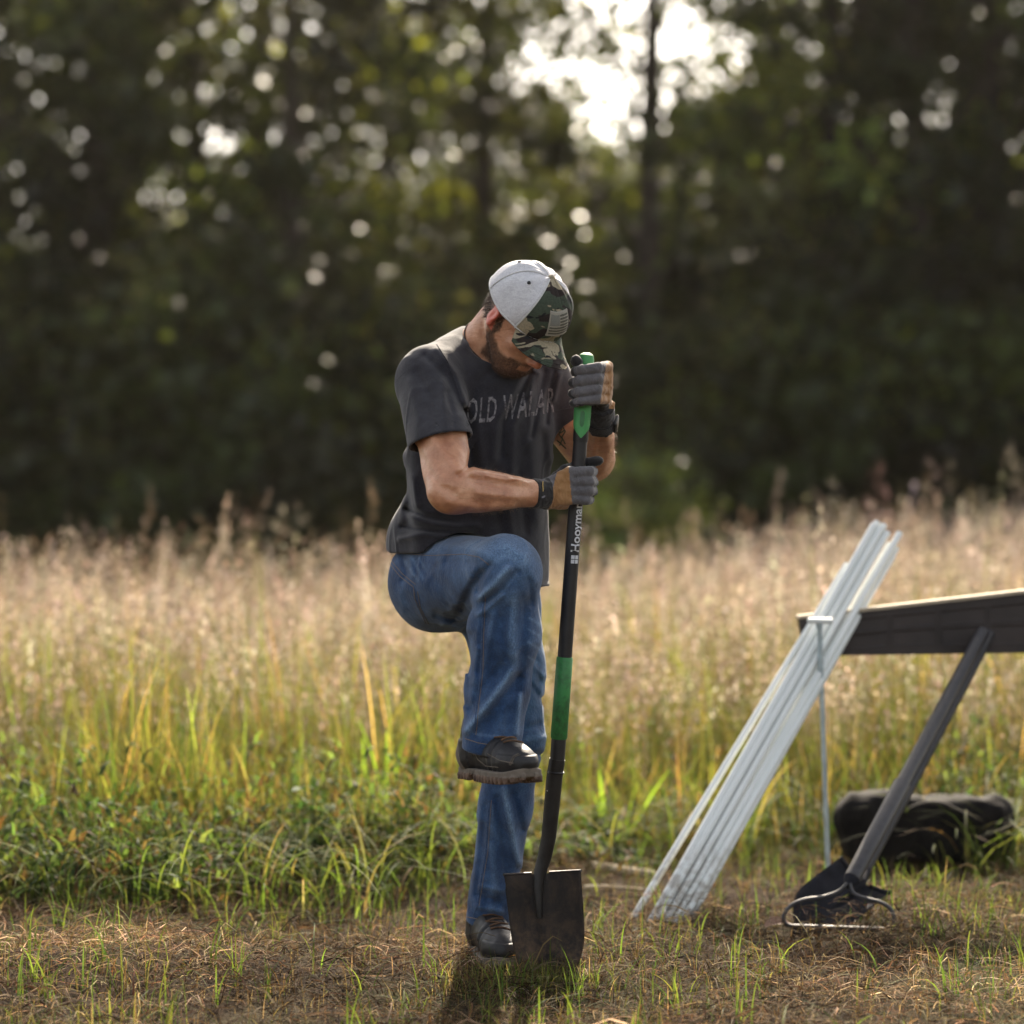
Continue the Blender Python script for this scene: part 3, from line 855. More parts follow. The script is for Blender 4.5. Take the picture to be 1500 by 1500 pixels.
def build_clothes(man):
    V, F = surf(shirt_sdf, (-.40, -.50, .86), (.30, .26, 1.56), .0034)
    fc = V[F].mean(1)
    sh = mesh_obj('t_shirt', V, F, M['shirt'], man)
    bs = bvh_of(sh)
    # printed lettering across the chest, laid on the cloth
    cu = bpy.data.curves.new('chest_lettering', 'FONT'); cu.body = 'OLD WALAR'; cu.size = 1; cu.align_x = 'CENTER'; cu.resolution_u = 2; cu.offset = .014
    cu.space_character = 1.12
    to = bpy.data.objects.new('chest_lettering', cu); sc.collection.objects.link(to)
    dg = bpy.context.evaluated_depsgraph_get(); tm = bpy.data.meshes.new_from_object(to.evaluated_get(dg)); bpy.data.objects.remove(to)
    import bmesh
    bm = bmesh.new(); bm.from_mesh(tm); bmesh.ops.triangulate(bm, faces=bm.faces[:])
    for _ in range(4):
        es = [e for e in bm.edges if e.calc_length() > .06]
        if not es: break
        bmesh.ops.subdivide_edges(bm, edges=es, cuts=1, use_grid_fill=False); bmesh.ops.triangulate(bm, faces=bm.faces[:])
    xs = [v.co.x for v in bm.verts]; ys = [v.co.y for v in bm.verts]; x0, x1, y0, y1 = min(xs), max(xs), min(ys), max(ys)
    for v in bm.verts:
        s = (v.co.x - x0) / (x1 - x0); t = (v.co.y - y0) / (y1 - y0)
        px = 684 + 129 * s + (t - .5) * 3; py = (583 - 17 * s ** 1.5) + (1 - t) * 38
        h = hit(bs, px, py, .0009)
        if h is None or h.y > .02: h = v.co * 0 + Vector((0, 0, -50))
        v.co = h
    kill = [f for f in bm.faces if any(v.co.z < -10 for v in f.verts) or max(e.calc_length() for e in f.edges) > .02]
    bmesh.ops.delete(bm, geom=kill, context='FACES'); bm.to_mesh(tm); bm.free()
    tm.materials.clear(); tm.materials.append(make_print()); lo = bpy.data.objects.new('chest_lettering', tm); sc.collection.objects.link(lo)
    adopt(lo, sh)
    # sleeve hem and shoulder seams
    seamline(bs, [(594, 648), (640, 638), (685, 626)], 'sleeve_seam', sh, .0011, mat_=M['collar'])
    seamline(bs, [(812, 602), (840, 597)], 'sleeve_seam', sh, .0011, mat_=M['collar'])
    seamline(bs, [(640, 505), (655, 530), (668, 560), (680, 600)], 'shoulder_seam', sh, .0013, mat_=M['collar'])
    seamline(bs, [(697, 496), (704, 512), (716, 530), (730, 544)], 'collar', sh, .0045, mat_=M['collar'], lift=.001)

    V, F = surf(jeans_sdf, (-.36, -.52, .06), (.14, .24, 1.08), .0034)
    d0, dr, dl, h1, h2 = jeans_parts(V)
    isr = (np.minimum(dr, d0) < dl)
    hh = np.where(isr, h1, h2)
    fade = np.clip(.06 + hh * 50, 0, .6)
    kn = np.exp(-(np.linalg.norm(V - A(KR), axis=1) / .13) ** 2) * .28 + np.exp(-(cone(V, HR, KR, 0, 0) / .10) ** 2) * np.clip((V[:, 2] - .93) / .08, 0, 1) * .35
    kl = np.exp(-((V[:, 2] - .72) / .22) ** 2) * (~isr) * .22
    pq = proj(V)
    wear = folds2d(pq, [([(585, 806), (600, 812), (640, 806)], 4, .22), ([(593, 822), (603, 838), (612, 850)], 2.5, .3), ([(603, 816), (612, 832), (620, 848)], 2.5, .3), ([(614, 818), (626, 838)], 2.5, .22),
        ([(690, 800), (740, 802), (768, 820)], 10, .20), ([(722, 822), (745, 812), (765, 828)], 5, .22), ([(748, 986), (718, 1027), (683, 1068)], 3, .45), ([(703, 874), (722, 857), (742, 834)], 3, .40),
        ([(712, 886), (736, 868), (756, 842)], 2.5, .25), ([(753, 880), (751, 930), (757, 975)], 4, .22), ([(763, 1015), (758, 1075)], 2.5, .40), ([(684, 1068), (700, 1076), (757, 1082)], 2.5, .3), ([(775, 905), (792, 915)], 2, .3),
        ([(774, 922), (795, 934)], 2, .3), ([(773, 940), (797, 955)], 2, .3), ([(774, 962), (798, 978)], 2, .3), ([(739, 1160), (749, 1209), (759, 1260)], 3, .40), ([(790, 900), (797, 1000), (798, 1080)], 4, .25),
        ([(722, 1180), (716, 1240)], 3, .18), ([(700, 1180), (696, 1260)], 3, .2), ([(690, 940), (688, 1000)], 3, .2)])
    fade = np.clip(fade + kn + kl - .08 + wear * (1 + .5 * vnoise(V, 70, 91)), 0, .9)
    je = mesh_obj('jeans', V, F, M['denim'], man, cols={'fade': fade.astype(np.float32)})
    bj = bvh_of(je)
    seamline(bj, [(591, 811), (629, 814), (679, 812), (702, 816), (716, 827)], 'side_seam', je)
    seamline(bj, [(568, 822), (586, 844), (606, 860), (608, 877), (624, 913)], 'pocket_seam', je)
    seamline(bj, [(571, 818), (589, 840), (609, 856)], 'pocket_seam', je)
    seamline(bj, [(612, 866), (616, 890), (628, 914)], 'pocket_seam', je)
    seamline(bj, [(708, 872), (706, 928), (705, 979), (699, 1030), (694, 1076)], 'leg_seam', je, .0016, mat_=M['seam'])
    seamline(bj, [(711, 874), (709, 928), (708, 979), (702, 1030), (697, 1077)], 'leg_seam', je, .0007)
    seamline(bj, [(682, 1082), (700, 1088), (730, 1093), (758, 1092)], 'leg_hem', je, .0010)
    seamline(bj, [(717, 1172), (712, 1247), (699, 1327), (693, 1343)], 'leg_seam', je, .0016, mat_=M['seam'])
    seamline(bj, [(720, 1172), (715, 1247), (702, 1327)], 'leg_seam', je, .0007)
    seamline(bj, [(684, 1343), (705, 1347), (745, 1352)], 'leg_hem', je, .0010)
    return sh, je


# ------------------------------------------------------------------ cap
def build_cap(man):
    cap = empty('cap'); adopt(cap, man); cap.location = HD - Vector(man.location)
    # local frame: origin HD, (r, f, u); crown built in that frame then put in world axes
    def W(r, f, u): return hp(r, f, u)
    base_u = lambda az: .000 + .010 * math.cos(az) ** 2 * (1 if math.cos(az) > 0 else -1.2)   # rim sits lower at the back
    def crown(az, el):
        # az 0 = front, + = his right ; el 0 rim .. 1 top
        e = el * math.pi / 2
        rx, rf = .0905, .1100
        k = math.cos(e) ** .82
        top = .107 + .004 * math.cos(az)
        u = base_u(az) + (top - base_u(az)) * math.sin(e) ** .92
        f = rf * math.cos(az) * k - .012
        if math.cos(az) > 0: f += .010 * math.sin(e * 2) * math.cos(az)
        wob = .0012 * math.sin(az * 7 + el * 5) + .0009 * math.sin(az * 13 - el * 9)
        return (rx * math.sin(az) * k * (1 + wob * 8), f * (1 + wob * 4), u + wob)
    def panel(name, a0, a1, m, off=0.0, na=18, ne=22, th=.0018):
        V = []; F = []
        for lay in (0, 1):
            for i in range(na + 1):
                for j in range(ne + 1):
                    az = a0 + (a1 - a0) * i / na; el = j / ne * .985
                    r, f, u = crown(az, el)
                    pf = math.sin(math.pi * i / na) ** .5 * .0014          # panels billow between the seams
                    g = 1 + (pf + off - lay * th) / .10
                    V.append(W(r * g, (f + .012) * g - .012, .0 + u * (1 + (pf + off - lay * th) / .11 * math.sin(el * 1.57))))
        n = (na + 1) * (ne + 1); q = lambda l, i, j: l * n + i * (ne + 1) + j
        for i in range(na):
            for j in range(ne):
                F.append((q(0, i, j), q(0, i + 1, j), q(0, i + 1, j + 1), q(0, i, j + 1)))
                F.append((q(1, i, j), q(1, i, j + 1), q(1, i + 1, j + 1), q(1, i + 1, j)))
        for i in range(na): F.append((q(0, i, 0), q(1, i, 0), q(1, i + 1, 0), q(0, i + 1, 0)))
        for j in range(ne):
            F.append((q(0, 0, j), q(0, 0, j + 1), q(1, 0, j + 1), q(1, 0, j))); F.append((q(0, na, j), q(1, na, j), q(1, na, j + 1), q(0, na, j + 1)))
        return mesh_obj(name, V, F, m, cap)
    fa = R(53)
    panel('front_panel', 0, fa, M['camo'], .0010); panel('front_panel', -fa, 0, M['camo'], .0010)
    rest = (2 * math.pi - 2 * fa) / 4
    for k in range(4): panel('mesh_panel', fa + rest * k, fa + rest * (k + 1), M['mesh'])
    # seams and piping
    for az, m, rd in ((fa, 'piping', .0016), (-fa, 'piping', .0016), (0, 'camo', .0013), (fa + rest, 'piping', .0012), (fa + 2 * rest, 'piping', .0012), (-fa - rest, 'piping', .0012)):
        mb = MB(); pts = []
        for j in range(24):
            r, f, u = crown(az, j / 23 * .985); pts.append(W(r * 1.016, (f + .012) * 1.016 - .012, u + .0012 * math.sin(j / 23 * 1.57)))
        mb.tube(pts, rd, 6); mb.build('seam', M[m], cap)
    # sweatband rim
    mb = MB(); pts = []
    for j in range(49):
        az = j / 48 * 2 * math.pi; r, f, u = crown(az, 0.015); pts.append(W(r * 1.005, f * 1.005, u))
    mb.tube(pts, .0022, 6, cap=False); mb.build('rim_binding', M['piping'], cap)
    # eyelets
    for az in (fa + rest * .5, fa + rest * 1.5, -fa - rest * .5, fa + rest * 2.5):
        r, f, u = crown(az, .60 if az < 1.8 and az > 0 else .52); c = W(r * 1.022, (f + .012) * 1.022 - .012, u + .0015)
        n = (c - HD).normalized(); mb = MB(); mb.tube([c - n * .001, c + n * .0022], [.0046, .0036], 10); mb.build('eyelet', M['eyelet'], cap)
    # top button
    c = W(0, -.008, .1095); mb = MB(); mb.tube([c - hu * .003, c + hu * .001, c + hu * .0045, c + hu * .0062], [.0085, .0090, .006, .002], 14)
    mb.build('button', M['camo'], cap)
    # curved brim
    V = []; F = []; na, nr = 28, 12
    for lay in (0, 1):
        for i in range(na + 1):
            az = -R(50) + R(100) * i / na
            for j in range(nr + 1):
                t = j / nr
                r0, f0, u0 = crown(az, .0)
                reach = .080 * max(0.0, math.cos(az * 1.78)) ** .42
                f = f0 - .002 + t * reach * (1.0); r = r0 * (1 + .02 * t)
                u = u0 + .002 - t * (.006 + 4.6 * r ** 2) - lay * .0032 * (1 if j < nr else .5)
                V.append(W(r, f, u))
    n = (na + 1) * (nr + 1); q = lambda l, i, j: l * n + i * (nr + 1) + j
    for i in range(na):
        for j in range(nr):
            F.append((q(0, i, j), q(0, i, j + 1), q(0, i + 1, j + 1), q(0, i + 1, j)))
            F.append((q(1, i, j), q(1, i + 1, j), q(1, i + 1, j + 1), q(1, i, j + 1)))
        F.append((q(0, i, nr), q(1, i, nr), q(1, i + 1, nr), q(0, i + 1, nr)))
    mesh_obj('brim', V, F, M['camo'], cap)
    top = lambda i, j: Vector(V[q(0, i, j)])
    for jj in (nr, nr - 2, nr - 4):
        mb = MB(); mb.tube([top(i, jj) + hu * .0006 for i in range(1, na)], .0009 if jj < nr else .0017, 5); mb.build('brim_stitching', M['camo'], cap)
    # flag patch of threads
    mb = MB()
    def P(s, t, o=0.0):     # s 0..1 left to right in the picture, t 0..1 bottom to top
        az = R(22) - R(40) * s + R(12) * (t - .5); el = .17 + .38 * t + .09 * (s - .5)
        r, f, u = crown(az, el); g = 1.032 + o / .1
        return W(r * g, (f + .012) * g - .012, u * (1 + .02 * math.sin(el * 1.57)) + .001)
    def quad(s0, s1, t0, t1, o, m, n=6):
        for i in range(n):
            a, b = s0 + (s1 - s0) * i / n, s0 + (s1 - s0) * (i + 1) / n
            kt = max(1, int((t1 - t0) * 10))
            for j in range(kt):
                ta, tb = t0 + (t1 - t0) * j / kt, t0 + (t1 - t0) * (j + 1) / kt
                mb.add([P(a, ta, o), P(b, ta, o), P(b, tb, o), P(a, tb, o)], [(0, 1, 2, 3)], m)
            mb.add([P(a, t1, o), P(b, t1, o), P(b, t1, -.002), P(a, t1, -.002)], [(0, 1, 2, 3)], m)
            mb.add([P(a, t0, -.002), P(b, t0, -.002), P(b, t0, o), P(a, t0, o)], [(0, 1, 2, 3)], m)
        for s in (s0, s1): mb.add([P(s, t0, -.002), P(s, t0, o), P(s, t1, o), P(s, t1, -.002)], [(0, 1, 2, 3)], m)
    quad(0, 1, 0, 1, .0012, 0)
    for t0, t1, s0, s1 in ((.0, .045, 0, 1), (.955, 1, 0, 1)): quad(s0, s1, t0, t1, .0022, 0)
    for k in range(7):
        t = .085 + k * .125; quad(.06 if k < 3 else .48, .94, t, t + .062, .0018, 1)
    quad(.06, .46, .46, .90, .0016, 2)
    mb.build('flag_patch', [M['patch'], M['patchdark'], simple('patch_blue_grey_thread', (.19, .19, .17), .9, 0, .3, 900, .4)], cap, smooth=False)
    return cap


# ------------------------------------------------------------------ gloves
def fingers(p, rows, k=.004):
    out = []
    for pts, rad in rows: out.append(chain(p, pts, rad, k))
    return out


RG_F = []
for i, (py, dx, rr) in enumerate(((691, 0, .0118), (705, 1, .0120), (719, 0, .0116), (732, -4, .0104))):
    RG_F.append(([at(834 + dx, py + (2 - i) * .8, -.268), at(862 + dx, py, -.262), at(868 + dx, py, -.222), at(850 + dx, py + 1, -.192), at(834 + dx, py + 1, -.203)],
                 [rr + .002, rr + .0008, rr, rr - .001, rr - .002]))
RG_T = ([at(802, 712, -.245), at(828, 690, -.225), at(856, 678, -.204), at(878, 675, -.214)], [.017, .0135, .0115, .0095])
LG_F = []
for i, (py, dx, rr) in enumerate(((541, 3, .0118), (557, 0, .0122), (573, -1, .0118), (587, 1, .0106))):
    LG_F.append(([at(889 - i, py - 3, -.236), at(874 + dx * .3, py - 2, -.282), at(850 + dx, py + 1, -.285), at(839 + dx, py + 4, -.262)],
                 [rr + .0015, rr + .0008, rr, rr - .0015]))
LG_T = ([at(878, 592, -.195), at(864, 560, -.200), at(853, 536, -.222), at(844, 528, -.262)], [.017, .0145, .0135, .0125])


def rg_sdf(p):
    d = None
    mc = [f[0][0] for f in RG_F]
    for i, m_ in enumerate(mc):
        e = cone(p, at(800, 712 + i * 6, -.268), m_, .0155, .0145); d = e if d is None else smin(d, e, .012)
    d = smin(d, cone(p, at(800, 738, -.262), at(826, 738, -.252), .013, .013), .012)
    for pts, rad in RG_F: d = smin(d, chain(p, pts, rad, .003), .0035)
    d = smin(d, chain(p, *RG_T, .006), .006)
    h = vnoise(p, 90, 31) * .0012 + np.maximum(0, 1 - np.abs(vnoise(p, (150, 50, 50), 32)) * 4) * .0012
    c = cone(p, at(779, 723, -.288), at(801, 723, -.268), .0345, .033)
    ax = A((at(801, 723, -.268) - at(779, 723, -.288)).normalized()); t = (p - A(at(779, 723, -.288))) @ ax
    c = smax(smax(c, -t, .003), t - .042, .003)
    return smin(d, c, .006) - h


def lg_sdf(p):
    d = None
    for i, (pts, rad) in enumerate(LG_F):
        e = cone(p, at(884 - i * 1.5, 598, -.185 + .0), pts[0], .0150, .0140); d = e if d is None else smin(d, e, .012)
    for pts, rad in LG_F: d = smin(d, chain(p, pts, rad, .003), .0035)
    d = smin(d, chain(p, *LG_T, .006), .006)
    h = vnoise(p, 90, 33) * .0012 + np.maximum(0, 1 - np.abs(vnoise(p, (150, 50, 50), 34)) * 4) * .0012
    a, b = at(881, 594, -.195), at(880, 627, -.135)
    c = cone(p, a, b, .031, .0315); ax = A((b - a).normalized()); t = (p - A(a)) @ ax
    c = smax(smax(c, -t, .003), t - float((b - a).length), .003)
    return smin(d, c, .006) - h


def build_gloves(man):
    gm = [M['glove_grey'], M['glove_tan'], M['glove_black']]
    V, F = surf(rg_sdf, (.02, -.34, 1.02), (.24, -.15, 1.24), .0017, .006)
    c = V[F].mean(1); q = proj(c)
    mi = np.zeros(len(F), np.int32)
    mi[(q[:, 0] > 810 - (q[:, 1] - 715) * .25) & (q[:, 0] < 836 + (q[:, 1] - 715) * .10)] = 1
    tn = fingers(c, [RG_T])[0]; mi[tn < .0035] = 2
    mi[(c[:, 1] > -.232) & (q[:, 0] > 812)] = 2
    ax = A((at(801, 723, -.268) - at(779, 723, -.288)).normalized()); t = (c - A(at(779, 723, -.288))) @ ax; mi[t < .0385] = 2
    g1 = mesh_obj('glove', V, F, gm, man, mi=mi)
    tb = MB(); bv = bvh_of(g1)
    # wrist tab with its little yellow mark
    a = [hit(bv, x, y, .0022) for x, y in ((791, 703), (799, 704), (798, 728), (793, 730))]; b = [hit(bv, x, y, -.002) for x, y in ((791, 703), (799, 704), (798, 728), (793, 730))]
    if all(a) and all(b):
        tb.add(a + b, [(3, 2, 1, 0), (0, 1, 5, 4), (1, 2, 6, 5), (2, 3, 7, 6), (3, 0, 4, 7)]); tb.build('wrist_tab', M['glove_tab'], g1, False)
        yb = MB(); yb.tube([hit(bv, 794.5, y, .0026) for y in (706, 711, 716, 720)], .0010, 6); yb.build('tab_mark', M['yellow'], g1)
    V, F = surf(lg_sdf, (.08, -.34, 1.24), (.28, -.10, 1.47), .0017, .006)
    c = V[F].mean(1); q = proj(c); mi = np.zeros(len(F), np.int32)
    mi[(q[:, 0] > 884 - (q[:, 1] - 560) * .15)] = 1
    mi[fingers(c, [LG_T])[0] < .0035] = 2
    tip = np.min([np.linalg.norm(c - A(f[0][3]), axis=1) for f in LG_F], axis=0); mi[(tip < .0155)] = 2
    mi[(q[:, 1] > 592 + (q[:, 0] < 888) * 0) & (q[:, 0] < 892)] = 2; mi[q[:, 1] > 599] = 2
    g2 = mesh_obj('glove', V, F, gm, man, mi=mi)
    # watch strapped over the cuff
    wb = MB(); c0 = at(880, 617, -.152); ax = (at(880, 627, -.135) - at(881, 594, -.195)).normalized()
    a_ = ax.cross(Vector((0, 0, 1))).normalized(); b_ = ax.cross(a_)
    ring = [c0 + a_ * math.cos(t / 24 * 6.2832) * .0335 + b_ * math.sin(t / 24 * 6.2832) * .0335 for t in range(25)]
    for off in (-.008, -.004, 0, .004, .008): wb.tube([x + ax * off for x in ring], .0028, 6, cap=False)
    ws = wb.build('watch_strap', M['glove_black'], man)
    wc = MB(); d = (Vector((.85, -.45, .1))); d = (d - ax * d.dot(ax)).normalized(); s_ = ax.cross(d)
    wc.box(c0 + d * .036, (.016, .016, .005), (ax, s_, d), 0, .003); wc.build('watch_case', M['steel_black'], ws)


# ------------------------------------------------------------------ boots
def build_boot(man, heel, yaw, pitch=0.0, lines=()):
    """heel: bottom of the heel in world; local x forward, y to the side, z up"""
    fx = Vector((math.sin(yaw), -math.cos(yaw), 0)); fx = (fx * math.cos(pitch) + Up * math.sin(pitch)); sy = Up.cross(fx).normalized(); uz = fx.cross(sy)
    ox = A(heel)
    def loc(p): q = (p - ox) / np.float32(.93); return q @ A(fx), q @ A(sy), q @ A(uz)
    def foot(x, y, w):
        """plan outline of a sole as distance"""
        t = np.clip(x / .30, 0, 1); half = .036 + .014 * np.sin(np.clip((t - .15) / .85, 0, 1) * 2.6) - .004 * np.sin(t * 6.28)
        xx = np.clip(x, .036, .30 - .046); rr = half
        return np.sqrt((x - xx) ** 2 + y ** 2) - rr - w
    def sole(p):
        x, y, z = loc(p); o = foot(x, y, .004)
        arch = np.where((x > .085) & (x < .118), .014, 0.0); toe = np.clip((x - .24) / .06, 0, 1) ** 2 * .012
        zz = z - toe
        d = smax(o, np.maximum(-(zz - .007 - arch), zz - .030), .003)
        ang = np.sin(x * 2 * np.pi / .0165); lug = (ang > -.2) & (np.abs(y) > .012)
        lugd = np.maximum(o - .0030, np.maximum(-(zz - arch), zz - .016 - arch)) + np.where(lug, 0, .007)
        return np.minimum(d, lugd)
    def upper(p):
        x, y, z = loc(p)
        q = np.stack([x, y, z], 1)
        d = ell(q, (.232, 0, .052), ((1, 0, 0), (0, 1, 0), (0, 0, 1)), (.070, .047, .042))
        d = smin(d, cone(q, (.05, 0, .060), (.200, 0, .055), .040, .044), .03)
        d = smin(d, cone(q, (.052, 0, .06), (.078, 0, .175), .042, .044), .03)
        d = smin(d, cone(q, (.075, 0, .108), (.19, 0, .066), .036, .028), .03)
        d = smax(d, .024 - z, .004); d = smax(d, z - .150, .004)
        crease = .003 * np.sin(x * 190 + y * 30) * np.exp(-((x - .195) / .022) ** 2)
        pad = .0030 * ((x < .082) & (z < .10)) + .0030 * ((x > .228) & (z < .07)) + .0030 * ((np.abs(y) > .020) & (x > .10) & (x < .19) & (z > .062))
        return d - crease - pad - vnoise(p, 70, 41) * .0010
    lo = [min(heel[i], (heel + fx * .31)[i]) - .08 for i in range(3)]; hi = [max(heel[i], (heel + fx * .31)[i]) + .08 for i in range(3)]
    lo[2] = heel[2] - .05; hi[2] = heel[2] + .22
    V, F = surf(upper, lo, hi, .0025, .006); x, y, z = loc(V[F].mean(1))
    mi = np.zeros(len(F), np.int32); mi[(x < .045 - (z - .09) * .25) & (z < .135)] = 1
    bo = mesh_obj('boot', V, F, [M['boot'], M['boot_grey']], man, mi=mi)
    V, F = surf(sole, lo, hi, .0023, .006); x, y, z = loc(V[F].mean(1))
    mi = np.zeros(len(F), np.int32); mi[(z > .018)] = 1
    mesh_obj('sole', V, F, [M['sole'], M['boot_grey']], bo, mi=mi)
    bb = bvh_of(bo); q = lambda a, b, c: Vector(heel) + (fx * a + sy * b + uz * c) * .93
    for k in range(6):
        t = k / 5; cx = .205 - t * .095; cz = .085 + t * .045; mb = MB(); pts = []
        for j in range(9):
            y = (-.024 + .048 * j / 8)
            o_ = q(cx + .05 - (.006 if k % 2 else -.006) * (j - 4) / 4, y, cz + .07); dirn = (fx * -.5 - uz * 1).normalized()
            p, n, i_, d_ = bb.ray_cast(o_, dirn)
            if p is not None: pts.append(p + n * .0018)
        if len(pts) > 2: mb.tube(pts, .0022, 6); mb.build('lace', M['lace'], bo)
    for pl in lines: seamline(bb, pl, 'boot_seam', bo, .0010, mat_=M['boot_grey'])
    return bo


# ------------------------------------------------------------------ shovel in his hands
def build_shovel():
    root = empty('shovel', at(800, 1425, -.17))
    root.location.z = 0
    tag(root, 'upright black and green square shovel with muddy blade held by the man', 'shovel')
    T = at(859, 524, -.242); B = at(816, 1118, -.185)
    ax = (B - T).normalized(); L = (B - T).length
    P = lambda t: T + ax * (L * t)
    tp = lambda py: (py - 524) / (1118 - 524)
    front = Vector((0, -1, 0)); front = (front - ax * front.dot(ax)).normalized(); side = ax.cross(front).normalized()
    if side.x < 0: side = -side
    mb = MB(); mb.tube([P(tp(640)), P(1.0)], [.0162, .0172], 24); shaft = mb.build('shaft', M['shaft'], root)
    # grip: green front face, black back, rounded pommel
    def half(m, sgn, z0, z1, r, chev=False):
        mb = MB(); n = 14; v = []; ks = 16
        for i in range(ks + 1):
            t = z0 + (z1 - z0) * i / ks; c = P(t); py = 524 + t * 594
            rr = r * (1 + .05 * math.sin(i / ks * 3.14))
            w = math.pi * .5
            if chev and py > 622: w = math.pi * .5 * max(.05, (640 - py) / 18)
            for j in range(n + 1):
                a = (-w + 2 * w * j / n)
                v.append(c + side * math.sin(a) * rr + front * (math.cos(a) * rr) * sgn)
        mb.add(v, [(i * (n + 1) + j, i * (n + 1) + j + 1, (i + 1) * (n + 1) + j + 1, (i + 1) * (n + 1) + j) for i in range(ks) for j in range(n)])
        return mb.build('grip_face', m, root)
    mb = MB(); mb.tube([P(-.010), P(-.006), P(.002), P(tp(560)), P(tp(642)), P(tp(646))], [.006, .013, .0172, .0172, .0178, .0170], 24)
    mb.build('grip', M['shaft'], root)
    mb = MB(); mb.tube([P(-.012), P(-.007), P(.004), P(.02)], [.008, .0155, .0182, .0180], 20); mb.build('grip_end', M['green'], root)
    half(M['green'], 1, .02, tp(640), .0190, True)
    # recessed oval on the grip face
    mb = MB(); c = P(tp(612)) + front * .0192
    mb.tube([c - ax * .020, c - ax * .014, c, c + ax * .014, c + ax * .020], [.001, .0050, .0058, .0050, .001], 12, flat=.25, up=front)
    mb.build('grip_inset', simple('dark_green_inset', (.05, .17, .07), .6), root)
    # green sleeve low on the shaft
    mb = MB(); mb.tube([P(tp(961)), P(tp(963)), P(tp(1080)), P(tp(1082))], [.0170, .0192, .0196, .0172], 24); mb.build('shaft_sleeve', M['green_dirty'], root)
    # steel socket, goose-neck and blade
    s0 = P(tp(1112)); pts = [s0, at(812, 1140, -.183), at(808, 1185, -.180), at(804, 1225, -.177), at(798, 1255, -.172), at(791, 1278, -.170), at(788, 1300, -.178), at(790, 1345, -.182)]
    mb = MB(); mb.tube(pts, [.0185, .0190, .0182, .0172, .0165, .0150, .0125, .0075], 20); mb.build('socket', M['steel_black'], root)
    mb = MB(); c = at(814, 1131, -.184); mb.tube([c - ax * .003, c, c + ax * .003], [.0190, .0212, .0190], 20); mb.build('collar_ring', M['steel_black'], root)
    for px, py in ((803.5, 1131), (825, 1132), (802, 1158)):
        mb = MB(); p = at(px, py, -.190); mb.tube([p, p + front * .005], [.0026, .0016], 10); mb.build('rivet', M['rivet'], root)
    V = []; F = []; nx, nz = 22, 20; th = .0024
    for lay in (0, 1):
        for j in range(nz + 1):
            t = j / nz; py = 1283 + t * 190
            l = 738 + t * 24 + (1.5 if 0 < t < .1 else 0); r = 851 + 6 * math.sin(t * 2.4) ; 
            if t > .45: k = ((t - .45) / .55) ** 1.8; l += 26 * k; r -= 40 * k
            for i in range(nx + 1):
                s = i / nx; px = l + (r - l) * s; y = -.176 + t * .010 + .030 * (2 * s - 1) ** 2 * (1 - .3 * t) * -1 + .020
                y -= .014 * math.exp(-((s - .45) / .07) ** 2) * (1 - t) ** .7
                tilt = -6 * (s - .5) * (1 - t * .4)
                q = at(px, py + tilt - 3 * (1 if j == 0 else 0), y); V.append(q + Vector((0, th * lay, 0)))
    n = (nx + 1) * (nz + 1); q = lambda l, j, i: l * n + j * (nx + 1) + i
    for j in range(nz):
        for i in range(nx):
            F.append((q(0, j, i), q(0, j + 1, i), q(0, j + 1, i + 1), q(0, j, i + 1))); F.append((q(1, j, i), q(1, j, i + 1), q(1, j + 1, i + 1), q(1, j + 1, i)))
    for j in range(nz):
        F.append((q(0, j, 0), q(1, j, 0), q(1, j + 1, 0), q(0, j + 1, 0))); F.append((q(0, j, nx), q(0, j + 1, nx), q(1, j + 1, nx), q(1, j, nx)))
    bl = mesh_obj('blade', V, F, M['blade'], root)
    for a, b in ((0, 8), (13, nx)):       # turned foot steps
        mb = MB(); pts = [Vector(V[q(0, 0, i)]) + Vector((0, .004, .002)) for i in range(a, b + 1)]; mb.tube(pts, .0048, 8, flat=.7); mb.build('foot_step', M['blade'], bl)
    # lettering up the shaft
    cu = bpy.data.curves.new('shaft_lettering', 'FONT'); cu.body = 'Hooyman'; cu.size = 1; cu.offset = .02; cu.resolution_u = 3
    to = bpy.data.objects.new('shaft_lettering', cu); sc.collection.objects.link(to)
    dg = bpy.context.evaluated_depsgraph_get(); tm = bpy.data.meshes.new_from_object(to.evaluated_get(dg)); bpy.data.objects.remove(to)
    n = len(tm.vertices); co = np.empty(n * 3, np.float32); tm.vertices.foreach_get('co', co); co = co.reshape(-1, 3)
    x0, x1 = co[:, 0].min(), co[:, 0].max(); ca = .70
    out = []
    for x, y, z in co:
        s = (x - x0) / (x1 - x0); py = 806 - s * 72
        ang = .38 + (-(y - ca * .45)) / ca * 1.15 * -1 * -1
        r = .0184
        out.append(P(tp(py)) + side * math.sin(ang) * r + front * math.cos(ang) * r)
    tm.vertices.foreach_set('co', np.array([tuple(v) for v in out], np.float32).ravel()); tm.materials.clear(); tm.materials.append(M['white_print']); tm.update()
    lo = bpy.data.objects.new('shaft_lettering', tm); sc.collection.objects.link(lo); adopt(lo, root)
    mb = MB()
    for a in (0, 1):
        for b in (0, 1):
            v = []
            for i, j in ((0, 0), (1, 0), (1, 1), (0, 1)):
                py = 811 + a * 6.4 + i * 5.4; ang = -.12 + b * .52 + j * .44; v.append(P(tp(py)) + (side * math.sin(ang) + front * math.cos(ang)) * .0186)
            mb.add(v, [(0, 1, 2, 3)])
    mb.build('shaft_emblem', M['white_print'], root, False)
    return root


